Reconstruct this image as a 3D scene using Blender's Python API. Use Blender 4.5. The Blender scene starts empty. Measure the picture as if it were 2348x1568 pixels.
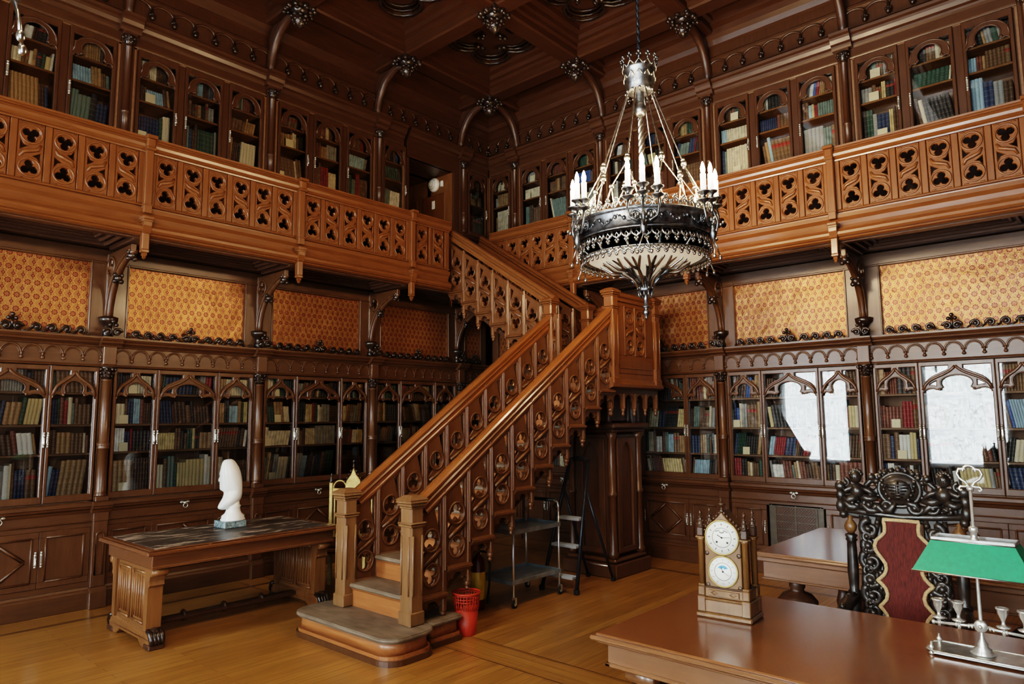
import bpy, math, random
from mathutils import Vector, Matrix
rnd = random.Random(7)
PI = math.pi
COL = bpy.context.scene.collection
L = 1.58                      # bay width
A0 = 0.637                    # first column from the room corner
KS = [A0 + L * i for i in range(6)]
RX90 = Matrix.Rotation(PI / 2, 4, 'X')

# ---------------------------------------------------------------- materials
def _mat(name):
    m = bpy.data.materials.new(name); m.use_nodes = True
    nt = m.node_tree
    return m, nt, nt.nodes['Principled BSDF']
def nd(nt, t, **k):
    n = nt.nodes.new(t)
    for a, b in k.items(): setattr(n, a, b)
    return n
def ramp(nt, stops):
    r = nd(nt, 'ShaderNodeValToRGB')
    e = r.color_ramp.elements
    while len(e) < len(stops): e.new(0.5)
    for el, (p, c) in zip(e, stops): el.position = p; el.color = (*c, 1)
    return r
def plain(name, col, rough=.5, metal=0, emis=0, ecol=None, spec=.5, coat=0):
    m, nt, b = _mat(name)
    b.inputs['Base Color'].default_value = (*col, 1)
    b.inputs['Roughness'].default_value = rough
    b.inputs['Metallic'].default_value = metal
    b.inputs['Specular IOR Level'].default_value = spec
    b.inputs['Coat Weight'].default_value = coat
    if emis:
        b.inputs['Emission Color'].default_value = (*(ecol or col), 1)
        b.inputs['Emission Strength'].default_value = emis
    return m
def noisy(name, c1, c2, scale=8, stretch=(1, 1, 1), rough=.45, metal=0, detail=3, bump=0, dist=0, lo=.3, hi=.7, spec=.5, coat=0, coatr=.15):
    m, nt, b = _mat(name)
    tc = nd(nt, 'ShaderNodeTexCoord'); mp = nd(nt, 'ShaderNodeMapping')
    mp.inputs['Scale'].default_value = stretch
    nz = nd(nt, 'ShaderNodeTexNoise')
    nz.inputs['Scale'].default_value = scale; nz.inputs['Detail'].default_value = detail
    nz.inputs['Distortion'].default_value = dist
    nt.links.new(tc.outputs['Object'], mp.inputs[0]); nt.links.new(mp.outputs[0], nz.inputs['Vector'])
    r = ramp(nt, [(lo, c1), (hi, c2)])
    nt.links.new(nz.outputs['Fac'], r.inputs[0]); nt.links.new(r.outputs[0], b.inputs['Base Color'])
    b.inputs['Roughness'].default_value = rough; b.inputs['Metallic'].default_value = metal
    b.inputs['Specular IOR Level'].default_value = spec
    b.inputs['Coat Weight'].default_value = coat; b.inputs['Coat Roughness'].default_value = coatr
    if bump:
        bp = nd(nt, 'ShaderNodeBump'); bp.inputs['Strength'].default_value = bump; bp.inputs['Distance'].default_value = .01
        nt.links.new(nz.outputs['Fac'], bp.inputs['Height']); nt.links.new(bp.outputs[0], b.inputs['Normal'])
    return m
def wood(name, c1, c2, rough=.38, axis='z', coat=.15, bump=.03):
    st = {'z': (16, 16, 1.6), 'x': (1.6, 16, 16), 'y': (16, 1.6, 16)}[axis]
    return noisy(name, c1, c2, scale=2.2, stretch=st, rough=rough, detail=4, bump=bump, dist=.25, coat=coat, lo=.2, hi=.8)

W = {}
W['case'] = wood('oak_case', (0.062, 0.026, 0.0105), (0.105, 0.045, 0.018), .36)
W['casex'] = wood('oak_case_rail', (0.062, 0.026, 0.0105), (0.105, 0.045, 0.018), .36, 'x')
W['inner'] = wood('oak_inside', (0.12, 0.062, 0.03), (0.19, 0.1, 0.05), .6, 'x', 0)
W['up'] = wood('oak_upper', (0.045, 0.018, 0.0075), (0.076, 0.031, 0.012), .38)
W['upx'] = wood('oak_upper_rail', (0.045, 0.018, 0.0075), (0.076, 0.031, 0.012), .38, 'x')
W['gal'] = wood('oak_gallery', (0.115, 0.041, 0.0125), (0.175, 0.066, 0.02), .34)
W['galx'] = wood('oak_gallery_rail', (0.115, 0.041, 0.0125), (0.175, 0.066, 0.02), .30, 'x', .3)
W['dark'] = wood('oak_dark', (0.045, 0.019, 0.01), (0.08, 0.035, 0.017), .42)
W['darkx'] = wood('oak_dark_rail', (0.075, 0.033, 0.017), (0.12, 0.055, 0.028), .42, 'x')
W['ceil'] = wood('oak_ceiling', (0.042, 0.0155, 0.006), (0.074, 0.028, 0.0105), .40, 'x')
W['ceily'] = wood('oak_ceiling_y', (0.042, 0.0155, 0.006), (0.074, 0.028, 0.0105), .40, 'y')
W['carve'] = noisy('carved_dark_wood', (.012, .007, .005), (.04, .02, .012), 20, rough=.28, coat=.3)
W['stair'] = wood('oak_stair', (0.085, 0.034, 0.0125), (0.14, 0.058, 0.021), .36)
W['rail'] = wood('oak_handrail', (0.15, 0.05, 0.014), (0.225, 0.08, 0.023), .26, 'x', .4)
W['railx'] = wood('oak_handrail_x', (0.12, 0.046, 0.015), (0.19, 0.076, 0.026), .34, 'x', .2)
W['tread'] = noisy('worn_tread', (.12, .085, .055), (.21, .16, .115), 6, (1, 3, 3), .55, bump=.05)
W['riser'] = wood('oak_riser', (.22, .075, .022), (.36, .14, .05), .38, 'x')
W['newel'] = wood('oak_newel', (.14, .068, .027), (.22, .115, .05), .38)
W['desk'] = wood('mahogany_desk', (0.13, 0.049, 0.0175), (0.21, 0.086, 0.032), .24, 'x', .5, .03)
W['desky'] = wood('mahogany_edge', (0.125, 0.054, 0.023), (0.2, 0.092, 0.04), .32, 'x', .35)
W['table'] = wood('oak_table', (.14, .058, .020), (.24, .11, .04), .34)
W['tablex'] = wood('oak_table_rail', (.10, .038, .014), (.17, .068, .026), .3, 'y', .3)
W['chair'] = noisy('ebonised_carving', (.012, .009, .007), (.042, .029, .021), 25, rough=.34, coat=.3)
W['clock'] = wood('walnut_clock', (0.1, 0.045, 0.015), (0.2, 0.1, 0.036), .35)
W['clockd'] = wood('walnut_clock_dark', (0.035, 0.016, 0.007), (0.07, 0.032, 0.014), .4)
SILVER = plain('polished_silver', (.66, .64, .58), .25, .72)
STEEL = plain('chrome_tube', (.75, .76, .78), .28, .9)
PEWTER = noisy('aged_silver', (.10, .105, .115), (.36, .37, .39), 30, rough=.36, metal=1)
BRIGHTSIL = noisy('bright_silver', (.42, .41, .39), (.72, .70, .66), 25, rough=.28, metal=1)
BLACK = plain('black_plastic', (.012, .012, .014), .4)
RUBBER = plain('dark_rubber', (.02, .02, .02), .7)
PAPER = plain('cream_paper', (.72, .60, .38), .8)
PAGE = noisy('book_pages', (.42, .35, .24), (.58, .50, .36), 60, (1, 1, 12), .8)
WHITE = plain('white_plastic', (.8, .8, .78), .5)
MARBLE = noisy('white_marble', (.80, .79, .76), (.88, .87, .85), 4, rough=.35)
GREYMARBLE = noisy('grey_green_marble', (.05, .08, .09), (.34, .42, .43), 18, rough=.15, detail=6, dist=2)
GOLD = noisy('gilt', (.28, .185, .06), (.48, .34, .13), 20, rough=.45, metal=.6)
WAX_GLOW = plain('candle_white_glow', (.86, .84, .78), .5, emis=2.2, ecol=(1, .9, .75))  # wax itself does not shine; glow added for an overexposed look
BULB = plain('lit_bulb', (1, .9, .7), .3, emis=60, ecol=(1, .80, .52))
BULBOFF = plain('bulb_frosted', (.9, .88, .82), .3, emis=1.2, ecol=(1, .88, .7))
ALAB = plain('alabaster', (.74, .66, .52), .5, emis=.4, ecol=(1, .80, .55))
GREEN = noisy('green_enamel', (.004, .17, .075), (.006, .22, .10), 60, rough=.45)
VELVET = noisy('red_velvet', (.045, .006, .004), (.125, .019, .011), 30, (10, 10, 1.2), .85, detail=6)
BRAID = noisy('gold_braid', (.32, .20, .09), (.55, .38, .20), 120, rough=.8)
GREYMET = noisy('grey_blue_steel', (.20, .235, .26), (.34, .38, .41), 10, rough=.3, metal=.55)
DARKMET = plain('dark_ladder_paint', (.018, .022, .032), .35, .3)
ALU = plain('aluminium', (.55, .58, .62), .4, .6)
REDPL = plain('red_plastic', (.40, .036, .014), .42)
EXRED = plain('dark_red_enamel', (.10, .012, .008), .35)
YELLOW = plain('yellow_label', (.62, .36, .03), .5)
VENTM = noisy('vent_metal', (.055, .046, .034), (.10, .085, .062), 15, rough=.5, metal=.3)
DIAL = plain('clock_dial_white', (.86, .84, .76), .3)
INK = plain('black_ink', (.02, .018, .015), .5)
BLUE = plain('dial_blue', (.08, .28, .50), .5)
CERAMIC = noisy('brass_polish', (.5, .36, .12), (.62, .46, .18), 10, rough=.25, metal=1)

def glass_material():
    m, nt, b = _mat('cabinet_glass')
    nt.nodes.remove(b)
    t = nd(nt, 'ShaderNodeBsdfTransparent'); t.inputs[0].default_value = (.975, .985, .98, 1)
    g = nd(nt, 'ShaderNodeBsdfGlossy'); g.inputs['Roughness'].default_value = .012
    f = nd(nt, 'ShaderNodeFresnel'); f.inputs['IOR'].default_value = 1.95
    x = nd(nt, 'ShaderNodeMixShader')
    nt.links.new(f.outputs[0], x.inputs[0]); nt.links.new(t.outputs[0], x.inputs[1]); nt.links.new(g.outputs[0], x.inputs[2])
    nt.links.new(x.outputs[0], nt.nodes['Material Output'].inputs[0])
    return m
GLASS = glass_material()

def math_node(nt, op, a, b=None, c=None):
    n = nd(nt, 'ShaderNodeMath', operation=op)
    for i, v in enumerate((a, b, c)):
        if v is None: continue
        if isinstance(v, (int, float)): n.inputs[i].default_value = v
        else: nt.links.new(v, n.inputs[i])
    return n.outputs[0]

def leather_material():
    """embossed gilt leather: red four-petal rosettes and small lozenges in a wavy gold lattice (object x / z)."""
    m, nt, b = _mat('gilt_leather')
    M = lambda *a: math_node(nt, *a)
    tc = nd(nt, 'ShaderNodeTexCoord'); sp = nd(nt, 'ShaderNodeSeparateXYZ')
    nt.links.new(tc.outputs['Object'], sp.inputs[0])
    PX, PZ = .076, .128
    u = M('MULTIPLY', sp.outputs[0], 1 / PX); v = M('MULTIPLY', sp.outputs[2], 1 / PZ)
    def cell(off):
        fu = M('SUBTRACT', M('FRACT', M('ADD', u, off)), .5); fv = M('SUBTRACT', M('FRACT', M('ADD', v, off)), .5)
        return M('MULTIPLY', fu, PX), M('MULTIPLY', fv, PZ)
    x, z = cell(0.0)
    d = M('SQRT', M('ADD', M('MULTIPLY', x, x), M('MULTIPLY', z, z)))
    ang = M('ARCTAN2', z, x)
    ringr = M('ABSOLUTE', M('SUBTRACT', d, .0195))
    pet = M('GREATER_THAN', M('COSINE', M('MULTIPLY', ang, 8.0)), -.72)
    red1 = M('MULTIPLY', M('LESS_THAN', ringr, .0085), pet)
    dot = M('LESS_THAN', d, .0045)
    x2, z2 = cell(.5)
    d2 = M('ADD', M('ABSOLUTE', x2), M('MULTIPLY', M('ABSOLUTE', z2), .8))
    red2 = M('MULTIPLY', M('LESS_THAN', d2, .019), M('GREATER_THAN', d2, .0075))
    red3 = M('MULTIPLY', M('LESS_THAN', M('ABSOLUTE', x2), .004), M('MULTIPLY', M('GREATER_THAN', M('ABSOLUTE', z2), .022), M('LESS_THAN', M('ABSOLUTE', z2), .036)))
    red = M('MINIMUM', M('ADD', M('ADD', red1, dot), M('ADD', red2, red3)), 1.0)
    w = M('MULTIPLY', M('SINE', M('MULTIPLY', v, 2 * PI)), .22)
    l1 = M('ABSOLUTE', M('SUBTRACT', M('FRACT', M('ADD', M('ADD', u, w), .25)), .5))
    l2 = M('ABSOLUTE', M('SUBTRACT', M('FRACT', M('ADD', M('SUBTRACT', u, w), .25)), .5))
    line = M('LESS_THAN', M('MINIMUM', l1, l2), .045)
    halo = M('LESS_THAN', M('ABSOLUTE', M('SUBTRACT', d, .0295)), .0022)
    raised = M('MINIMUM', M('ADD', line, halo), 1.0)
    nz = nd(nt, 'ShaderNodeTexNoise'); nz.inputs['Scale'].default_value = 3.0; nz.inputs['Detail'].default_value = 5
    nt.links.new(tc.outputs['Object'], nz.inputs['Vector'])
    base = ramp(nt, [(.3, (.20, .090, .028)), (.72, (.31, .150, .052))])
    nt.links.new(nz.outputs['Fac'], base.inputs[0])
    mx = nd(nt, 'ShaderNodeMix', data_type='RGBA')
    nt.links.new(raised, mx.inputs[0]); nt.links.new(base.outputs[0], mx.inputs[6]); mx.inputs[7].default_value = (.40, .195, .068, 1)
    mx2 = nd(nt, 'ShaderNodeMix', data_type='RGBA')
    nt.links.new(red, mx2.inputs[0]); nt.links.new(mx.outputs[2], mx2.inputs[6]); mx2.inputs[7].default_value = (.125, .009, .005, 1)
    nt.links.new(mx2.outputs[2], b.inputs['Base Color'])
    nt.links.new(M('SUBTRACT', .55, M('MULTIPLY', red, .3)), b.inputs['Metallic'])
    b.inputs['Roughness'].default_value = .36
    n2 = nd(nt, 'ShaderNodeTexNoise'); n2.inputs['Scale'].default_value = 55; n2.inputs['Detail'].default_value = 3
    nt.links.new(tc.outputs['Object'], n2.inputs['Vector'])
    n3 = nd(nt, 'ShaderNodeTexNoise'); n3.inputs['Scale'].default_value = 5; n3.inputs['Detail'].default_value = 2
    nt.links.new(tc.outputs['Object'], n3.inputs['Vector'])
    h = M('ADD', M('MULTIPLY', raised, .6), M('ADD', M('MULTIPLY', n2.outputs['Fac'], .8), M('MULTIPLY', n3.outputs['Fac'], 5.0)))
    bp = nd(nt, 'ShaderNodeBump'); bp.inputs['Strength'].default_value = .55; bp.inputs['Distance'].default_value = .006
    nt.links.new(h, bp.inputs['Height']); nt.links.new(bp.outputs[0], b.inputs['Normal'])
    return m
LEATHER = leather_material()

def floor_material():
    m, nt, b = _mat('oak_parquet')
    M = lambda *a: math_node(nt, *a)
    tc = nd(nt, 'ShaderNodeTexCoord'); sp = nd(nt, 'ShaderNodeSeparateXYZ')
    nt.links.new(tc.outputs['Object'], sp.inputs[0])
    X, Y = sp.outputs[0], sp.outputs[1]
    def planks(a, bb):
        cb = nd(nt, 'ShaderNodeCombineXYZ'); nt.links.new(a, cb.inputs[0]); nt.links.new(bb, cb.inputs[1])
        br = nd(nt, 'ShaderNodeTexBrick')
        br.inputs['Scale'].default_value = 1; br.inputs['Brick Width'].default_value = 1.35; br.inputs['Row Height'].default_value = .085
        br.inputs['Mortar Size'].default_value = .0016; br.inputs['Mortar Smooth'].default_value = .2
        br.inputs['Color1'].default_value = (.34, .155, .038, 1); br.inputs['Color2'].default_value = (.44, .215, .056, 1)
        br.inputs['Mortar'].default_value = (.10, .035, .010, 1); br.offset = .37
        nt.links.new(cb.outputs[0], br.inputs['Vector'])
        mp = nd(nt, 'ShaderNodeMapping'); mp.inputs['Scale'].default_value = (1.2, 22, 1)
        nt.links.new(cb.outputs[0], mp.inputs[0])
        nz = nd(nt, 'ShaderNodeTexNoise'); nz.inputs['Scale'].default_value = 2; nz.inputs['Detail'].default_value = 4
        nt.links.new(mp.outputs[0], nz.inputs['Vector'])
        g = ramp(nt, [(.25, (.62, .62, .62)), (.75, (1.12, 1.12, 1.12))]); nt.links.new(nz.outputs['Fac'], g.inputs[0])
        mx = nd(nt, 'ShaderNodeMix', data_type='RGBA', blend_type='MULTIPLY'); mx.inputs[0].default_value = 1
        nt.links.new(br.outputs['Color'], mx.inputs[6]); nt.links.new(g.outputs[0], mx.inputs[7])
        return mx.outputs[2]
    cy, cx = planks(Y, X), planks(X, Y)
    def band(v, a, bb): return M('MULTIPLY', M('GREATER_THAN', v, a), M('LESS_THAN', v, bb))
    cross = M('MULTIPLY', band(Y, -4.02, -3.72), M('GREATER_THAN', X, 2.2))
    mx = nd(nt, 'ShaderNodeMix', data_type='RGBA'); nt.links.new(cross, mx.inputs[0])
    nt.links.new(cy, mx.inputs[6]); nt.links.new(cx, mx.inputs[7])
    dark = M('MAXIMUM', band(X, .36, .42), M('MAXIMUM', band(X, 1.20, 1.208), M('MAXIMUM', band(Y, -4.03, -4.015), M('MAXIMUM', band(Y, -3.725, -3.71), band(Y, -.62, -.55)))))
    m2 = nd(nt, 'ShaderNodeMix', data_type='RGBA'); nt.links.new(M('MULTIPLY', dark, .75), m2.inputs[0])
    nt.links.new(mx.outputs[2], m2.inputs[6]); m2.inputs[7].default_value = (.085, .032, .012, 1)
    nt.links.new(m2.outputs[2], b.inputs['Base Color'])
    b.inputs['Roughness'].default_value = .30; b.inputs['Coat Weight'].default_value = .35; b.inputs['Coat Roughness'].default_value = .16
    n2 = nd(nt, 'ShaderNodeTexNoise'); n2.inputs['Scale'].default_value = 1.6; n2.inputs['Detail'].default_value = 2
    nt.links.new(tc.outputs['Object'], n2.inputs['Vector'])
    bp = nd(nt, 'ShaderNodeBump'); bp.inputs['Strength'].default_value = .08; bp.inputs['Distance'].default_value = .02
    nt.links.new(n2.outputs['Fac'], bp.inputs['Height']); nt.links.new(bp.outputs[0], b.inputs['Normal']); nt.links.new(bp.outputs[0], b.inputs['Coat Normal'])
    return m
FLOORM = floor_material()

def tabletop_material():
    m, nt, b = _mat('worn_leather_top')
    tc = nd(nt, 'ShaderNodeTexCoord'); mp = nd(nt, 'ShaderNodeMapping'); mp.inputs['Scale'].default_value = (9, 2.2, 1)
    nz = nd(nt, 'ShaderNodeTexNoise'); nz.inputs['Scale'].default_value = 2.0; nz.inputs['Detail'].default_value = 7; nz.inputs['Roughness'].default_value = .68
    nt.links.new(tc.outputs['Object'], mp.inputs[0]); nt.links.new(mp.outputs[0], nz.inputs['Vector'])
    r = ramp(nt, [(.0, (.022, .016, .014)), (.50, (.045, .034, .03)), (.545, (.11, .085, .07)), (.60, (.46, .36, .28))])
    nt.links.new(nz.outputs['Fac'], r.inputs[0]); nt.links.new(r.outputs[0], b.inputs['Base Color'])
    b.inputs['Roughness'].default_value = .38
    return m
TABLETOP = tabletop_material()

def curtain_material():
    m, nt, b = _mat('sheer_curtain')
    nt.nodes.remove(b)
    tr = nd(nt, 'ShaderNodeBsdfTransparent'); tr.inputs[0].default_value = (.97, .99, 1, 1)
    t = nd(nt, 'ShaderNodeBsdfTranslucent'); t.inputs[0].default_value = (.84, .90, .92, 1)
    tc = nd(nt, 'ShaderNodeTexCoord'); mp = nd(nt, 'ShaderNodeMapping'); mp.inputs['Scale'].default_value = (5, 5, 9)
    nz = nd(nt, 'ShaderNodeTexNoise'); nz.inputs['Scale'].default_value = 1.6; nz.inputs['Detail'].default_value = 3; nz.inputs['Distortion'].default_value = 2.2
    nt.links.new(tc.outputs['Object'], mp.inputs[0]); nt.links.new(mp.outputs[0], nz.inputs['Vector'])
    r = ramp(nt, [(.38, (.86, .86, .86)), (.56, (.52, .52, .52))]); nt.links.new(nz.outputs['Fac'], r.inputs[0])
    x = nd(nt, 'ShaderNodeMixShader'); nt.links.new(r.outputs[0], x.inputs[0])
    nt.links.new(tr.outputs[0], x.inputs[1]); nt.links.new(t.outputs[0], x.inputs[2])
    nt.links.new(x.outputs[0], nt.nodes['Material Output'].inputs[0])
    return m
CURTAIN = curtain_material()

def book_material(name, c, band=True, rough=.5, label=None):
    m, nt, b = _mat(name)
    M = lambda *a: math_node(nt, *a)
    uv = nd(nt, 'ShaderNodeUVMap'); sp = nd(nt, 'ShaderNodeSeparateXYZ'); nt.links.new(uv.outputs[0], sp.inputs[0])
    U, V = sp.outputs[0], sp.outputs[1]
    tc = nd(nt, 'ShaderNodeTexCoord')
    nz = nd(nt, 'ShaderNodeTexNoise'); nz.inputs['Scale'].default_value = 18; nz.inputs['Detail'].default_value = 4
    nt.links.new(tc.outputs['Object'], nz.inputs['Vector'])
    r = ramp(nt, [(.3, tuple(x * .95 for x in c)), (.7, tuple(min(1, x * 1.75) for x in c))])
    nt.links.new(nz.outputs['Fac'], r.inputs[0]); col = r.outputs[0]
    if label:
        mk = M('MULTIPLY', M('GREATER_THAN', V, .66), M('LESS_THAN', V, .80))
        mx = nd(nt, 'ShaderNodeMix', data_type='RGBA'); nt.links.new(mk, mx.inputs[0]); nt.links.new(col, mx.inputs[6]); mx.inputs[7].default_value = (*label, 1); col = mx.outputs[2]
    if band:
        f = M('ABSOLUTE', M('SUBTRACT', M('FRACT', M('ADD', M('MULTIPLY', V, 6.0), .35)), .5))
        mk = M('MULTIPLY', M('LESS_THAN', f, .035), M('LESS_THAN', U, .5))
        mx = nd(nt, 'ShaderNodeMix', data_type='RGBA'); nt.links.new(M('MULTIPLY', mk, .30), mx.inputs[0]); nt.links.new(col, mx.inputs[6]); mx.inputs[7].default_value = (.55, .40, .18, 1); col = mx.outputs[2]
    nt.links.new(col, b.inputs['Base Color']); b.inputs['Roughness'].default_value = rough
    return m

# ---------------------------------------------------------------- mesh builder
class MB:
    def __init__(s, M=None): s.v = []; s.f = []; s.fm = []; s.fs = []; s.mats = []; s.M = M; s.uv = None
    def mi(s, m):
        if m not in s.mats: s.mats.append(m)
        return s.mats.index(m)
    def add(s, vs, fs, mat, smooth=False, M=None):
        o = len(s.v); k = s.mi(mat)
        if M is not None: vs = [M @ Vector(p) for p in vs]
        if s.M is not None: vs = [s.M @ Vector(p) for p in vs]
        s.v.extend(tuple(p) for p in vs)
        for f in fs:
            s.f.append(tuple(i + o for i in f)); s.fm.append(k); s.fs.append(smooth)
        return s
    def box(s, x0, x1, y0, y1, z0, z1, mat, c=0, M=None):
        if c <= 0:
            v = [(x, y, z) for z in (z0, z1) for y in (y0, y1) for x in (x0, x1)]
            return s.add(v, [(0, 2, 3, 1), (4, 5, 7, 6), (0, 1, 5, 4), (2, 6, 7, 3), (0, 4, 6, 2), (1, 3, 7, 5)], mat, M=M)
        c = min(c, abs(x1 - x0) / 2.01, abs(y1 - y0) / 2.01, abs(z1 - z0) / 2.01)
        v = []; idx = {}
        for i, x in enumerate((x0, x1)):
            for j, y in enumerate((y0, y1)):
                for k, z in enumerate((z0, z1)):
                    sx, sy, sz = (1 - 2 * i) * c, (1 - 2 * j) * c, (1 - 2 * k) * c
                    for a, p in enumerate(((x, y + sy, z + sz), (x + sx, y, z + sz), (x + sx, y + sy, z))):
                        idx[i, j, k, a] = len(v); v.append(p)
        F = []
        for i in (0, 1):
            q = [idx[i, 0, 0, 0], idx[i, 1, 0, 0], idx[i, 1, 1, 0], idx[i, 0, 1, 0]]; F.append(q if i else q[::-1])
            q = [idx[0, i, 0, 1], idx[0, i, 1, 1], idx[1, i, 1, 1], idx[1, i, 0, 1]]; F.append(q if i else q[::-1])
            q = [idx[0, 0, i, 2], idx[1, 0, i, 2], idx[1, 1, i, 2], idx[0, 1, i, 2]]; F.append(q if i else q[::-1])
        for a in (0, 1):
            for b_ in (0, 1):
                F.append([idx[a, b_, 0, 0], idx[a, b_, 1, 0], idx[a, b_, 1, 1], idx[a, b_, 0, 1]])
                F.append([idx[a, 0, b_, 0], idx[a, 1, b_, 0], idx[a, 1, b_, 2], idx[a, 0, b_, 2]])
                F.append([idx[0, a, b_, 1], idx[1, a, b_, 1], idx[1, a, b_, 2], idx[0, a, b_, 2]])
                for k in (0, 1): F.append([idx[a, b_, k, 0], idx[a, b_, k, 1], idx[a, b_, k, 2]])
        return s.add(v, F, mat, M=M)
    def prism(s, pts, a, b, mat, plane='xz', M=None, smooth=False):
        f = {'xz': lambda p, t: (p[0], t, p[1]), 'yz': lambda p, t: (t, p[0], p[1]), 'xy': lambda p, t: (p[0], p[1], t)}[plane]
        n = len(pts)
        v = [f(p, a) for p in pts] + [f(p, b) for p in pts]
        F = [(i, (i + 1) % n, (i + 1) % n + n, i + n) for i in range(n)]
        s.add(v, F, mat, smooth, M)
        o = len(s.v) - 2 * n; k = s.mi(mat)
        s.f.append(tuple(o + i for i in range(n))[::-1]); s.f.append(tuple(o + n + i for i in range(n)))
        s.fm += [k, k]; s.fs += [False, False]
        return s
    def lathe(s, prof, mat, c=(0, 0, 0), seg=16, smooth=True, M=None, a0=0, sx=1, sy=1):
        v = []; F = []; n = len(prof)
        for r, z in prof:
            for i in range(seg):
                t = a0 + 2 * PI * i / seg
                v.append((c[0] + r * sx * math.cos(t), c[1] + r * sy * math.sin(t), c[2] + z))
        for j in range(n - 1):
            for i in range(seg):
                F.append((j * seg + i, j * seg + (i + 1) % seg, (j + 1) * seg + (i + 1) % seg, (j + 1) * seg + i))
        F.append(tuple(range(seg))[::-1]); F.append(tuple((n - 1) * seg + i for i in range(seg)))
        return s.add(v, F, mat, smooth, M)
    def tube(s, pts, r, mat, seg=8, closed=False, M=None, smooth=True, flat=1.0):
        P = [Vector(p) for p in pts]; n = len(P)
        R = list(r) if hasattr(r, '__len__') else [r] * n
        v = []; F = []; up = None
        for i in range(n):
            if closed: t = P[(i + 1) % n] - P[i - 1]
            else: t = P[min(i + 1, n - 1)] - P[max(i - 1, 0)]
            if t.length < 1e-9: t = Vector((0, 0, 1))
            t.normalize()
            if up is None:
                up = Vector((0, 0, 1)) if abs(t.z) < .9 else Vector((1, 0, 0))
            a = t.cross(up)
            if a.length < 1e-6: a = t.cross(Vector((0, 1, 0)))
            a.normalize(); b = a.cross(t).normalized(); up = b
            for k in range(seg):
                q = 2 * PI * k / seg
                v.append(P[i] + a * (R[i] * math.cos(q) * flat) + b * (R[i] * math.sin(q)))
        m = n if closed else n - 1
        for i in range(m):
            for k in range(seg):
                F.append((i * seg + k, i * seg + (k + 1) % seg, ((i + 1) % n) * seg + (k + 1) % seg, ((i + 1) % n) * seg + k))
        if not closed:
            F.append(tuple(range(seg))[::-1]); F.append(tuple((n - 1) * seg + k for k in range(seg)))
        return s.add(v, F, mat, smooth, M)
    def ball(s, c, r, mat, su=10, sv=7, sc=(1, 1, 1), M=None):
        prof = []
        v = []; F = []
        for j in range(sv + 1):
            ph = -PI / 2 + PI * j / sv
            rr = max(math.cos(ph), .02) * r
            for i in range(su):
                t = 2 * PI * i / su
                v.append((c[0] + rr * math.cos(t) * sc[0], c[1] + rr * math.sin(t) * sc[1], c[2] + r * math.sin(ph) * sc[2]))
        for j in range(sv):
            for i in range(su):
                F.append((j * su + i, j * su + (i + 1) % su, (j + 1) * su + (i + 1) % su, (j + 1) * su + i))
        F.append(tuple(range(su))[::-1]); F.append(tuple(sv * su + i for i in range(su)))
        return s.add(v, F, mat, True, M)
    def mold(s, prof, x0, x1, mat, M=None):
        """prof: closed (y, z) polygon extruded along x."""
        return s.prism(prof, x0, x1, mat, 'yz', M)
    def data(s, d, mat, M=None, smooth=False): return s.add(d[0], d[1], mat, smooth, M)
    def mesh(s, name):
        me = bpy.data.meshes.new(name)
        me.from_pydata(s.v, [], s.f)
        for m in s.mats: me.materials.append(m)
        me.polygons.foreach_set('material_index', s.fm)
        me.polygons.foreach_set('use_smooth', s.fs)
        if s.uv is not None:
            l = me.uv_layers.new(name='UVMap')
            flat = []
            for p in me.polygons:
                for vi in p.vertices: flat.extend(s.uv[vi])
            l.data.foreach_set('uv', flat)
        me.update()
        return me
    def build(s, name, parent=None, loc=(0, 0, 0), rz=0):
        o = bpy.data.objects.new(name, s.mesh(name)); COL.objects.link(o)
        o.location = loc; o.rotation_euler = (0, 0, rz)
        if parent is not None: o.parent = parent
        return o

def tag(o, label=None, cat=None, group=None, kind=None):
    if label: o['label'] = label
    if cat: o['category'] = cat
    if group: o['group'] = group
    if kind: o['kind'] = kind
    return o
def thing(name, label, cat, loc=(0, 0, 0), rz=0, group=None):
    o = bpy.data.objects.new(name, None); COL.objects.link(o)
    o.empty_display_size = .1; o.location = loc; o.rotation_euler = (0, 0, rz)
    return tag(o, label, cat, group)
def dup(o, loc=None, rz=None, label=None, parent=None, skip=()):
    c = o.copy(); COL.objects.link(c)
    if loc is not None: c.location = loc
    if rz is not None: c.rotation_euler = (0, 0, rz)
    if label: c['label'] = label
    if parent is not None: c.parent = parent
    for ch in list(o.children):
        if ch.name.split('.')[0] in skip: continue
        dup(ch, parent=c, skip=skip)
    return c

def bez(p0, p1, p2, p3, n=8):
    out = []
    for i in range(n + 1):
        t = i / n; a = (1 - t)
        out.append(tuple(a ** 3 * p0[k] + 3 * a * a * t * p1[k] + 3 * a * t * t * p2[k] + t ** 3 * p3[k] for k in range(len(p0))))
    return out
def arc(cx, cy, r, a0, a1, n=8, ry=None):
    ry = r if ry is None else ry
    return [(cx + r * math.cos(math.radians(a0 + (a1 - a0) * i / n)), cy + ry * math.sin(math.radians(a0 + (a1 - a0) * i / n))) for i in range(n + 1)]
def foil(cx, cy, R, n=3, rot=90, res=6, d=.52, b=.47):
    """outline of n overlapping round lobes inside radius R"""
    d *= R; b *= R; out = []
    h = PI / n
    rho = d * math.cos(h) + math.sqrt(max(b * b - (d * math.sin(h)) ** 2, 1e-9))
    a = math.atan2(rho * math.sin(h), rho * math.cos(h) - d)
    for k in range(n):
        t = math.radians(rot) + 2 * PI * k / n
        ox, oy = cx + d * math.cos(t), cy + d * math.sin(t)
        for i in range(res + 1):
            q = t - a + 2 * a * i / res
            out.append((ox + b * math.cos(q), oy + b * math.sin(q)))
    return out
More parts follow.
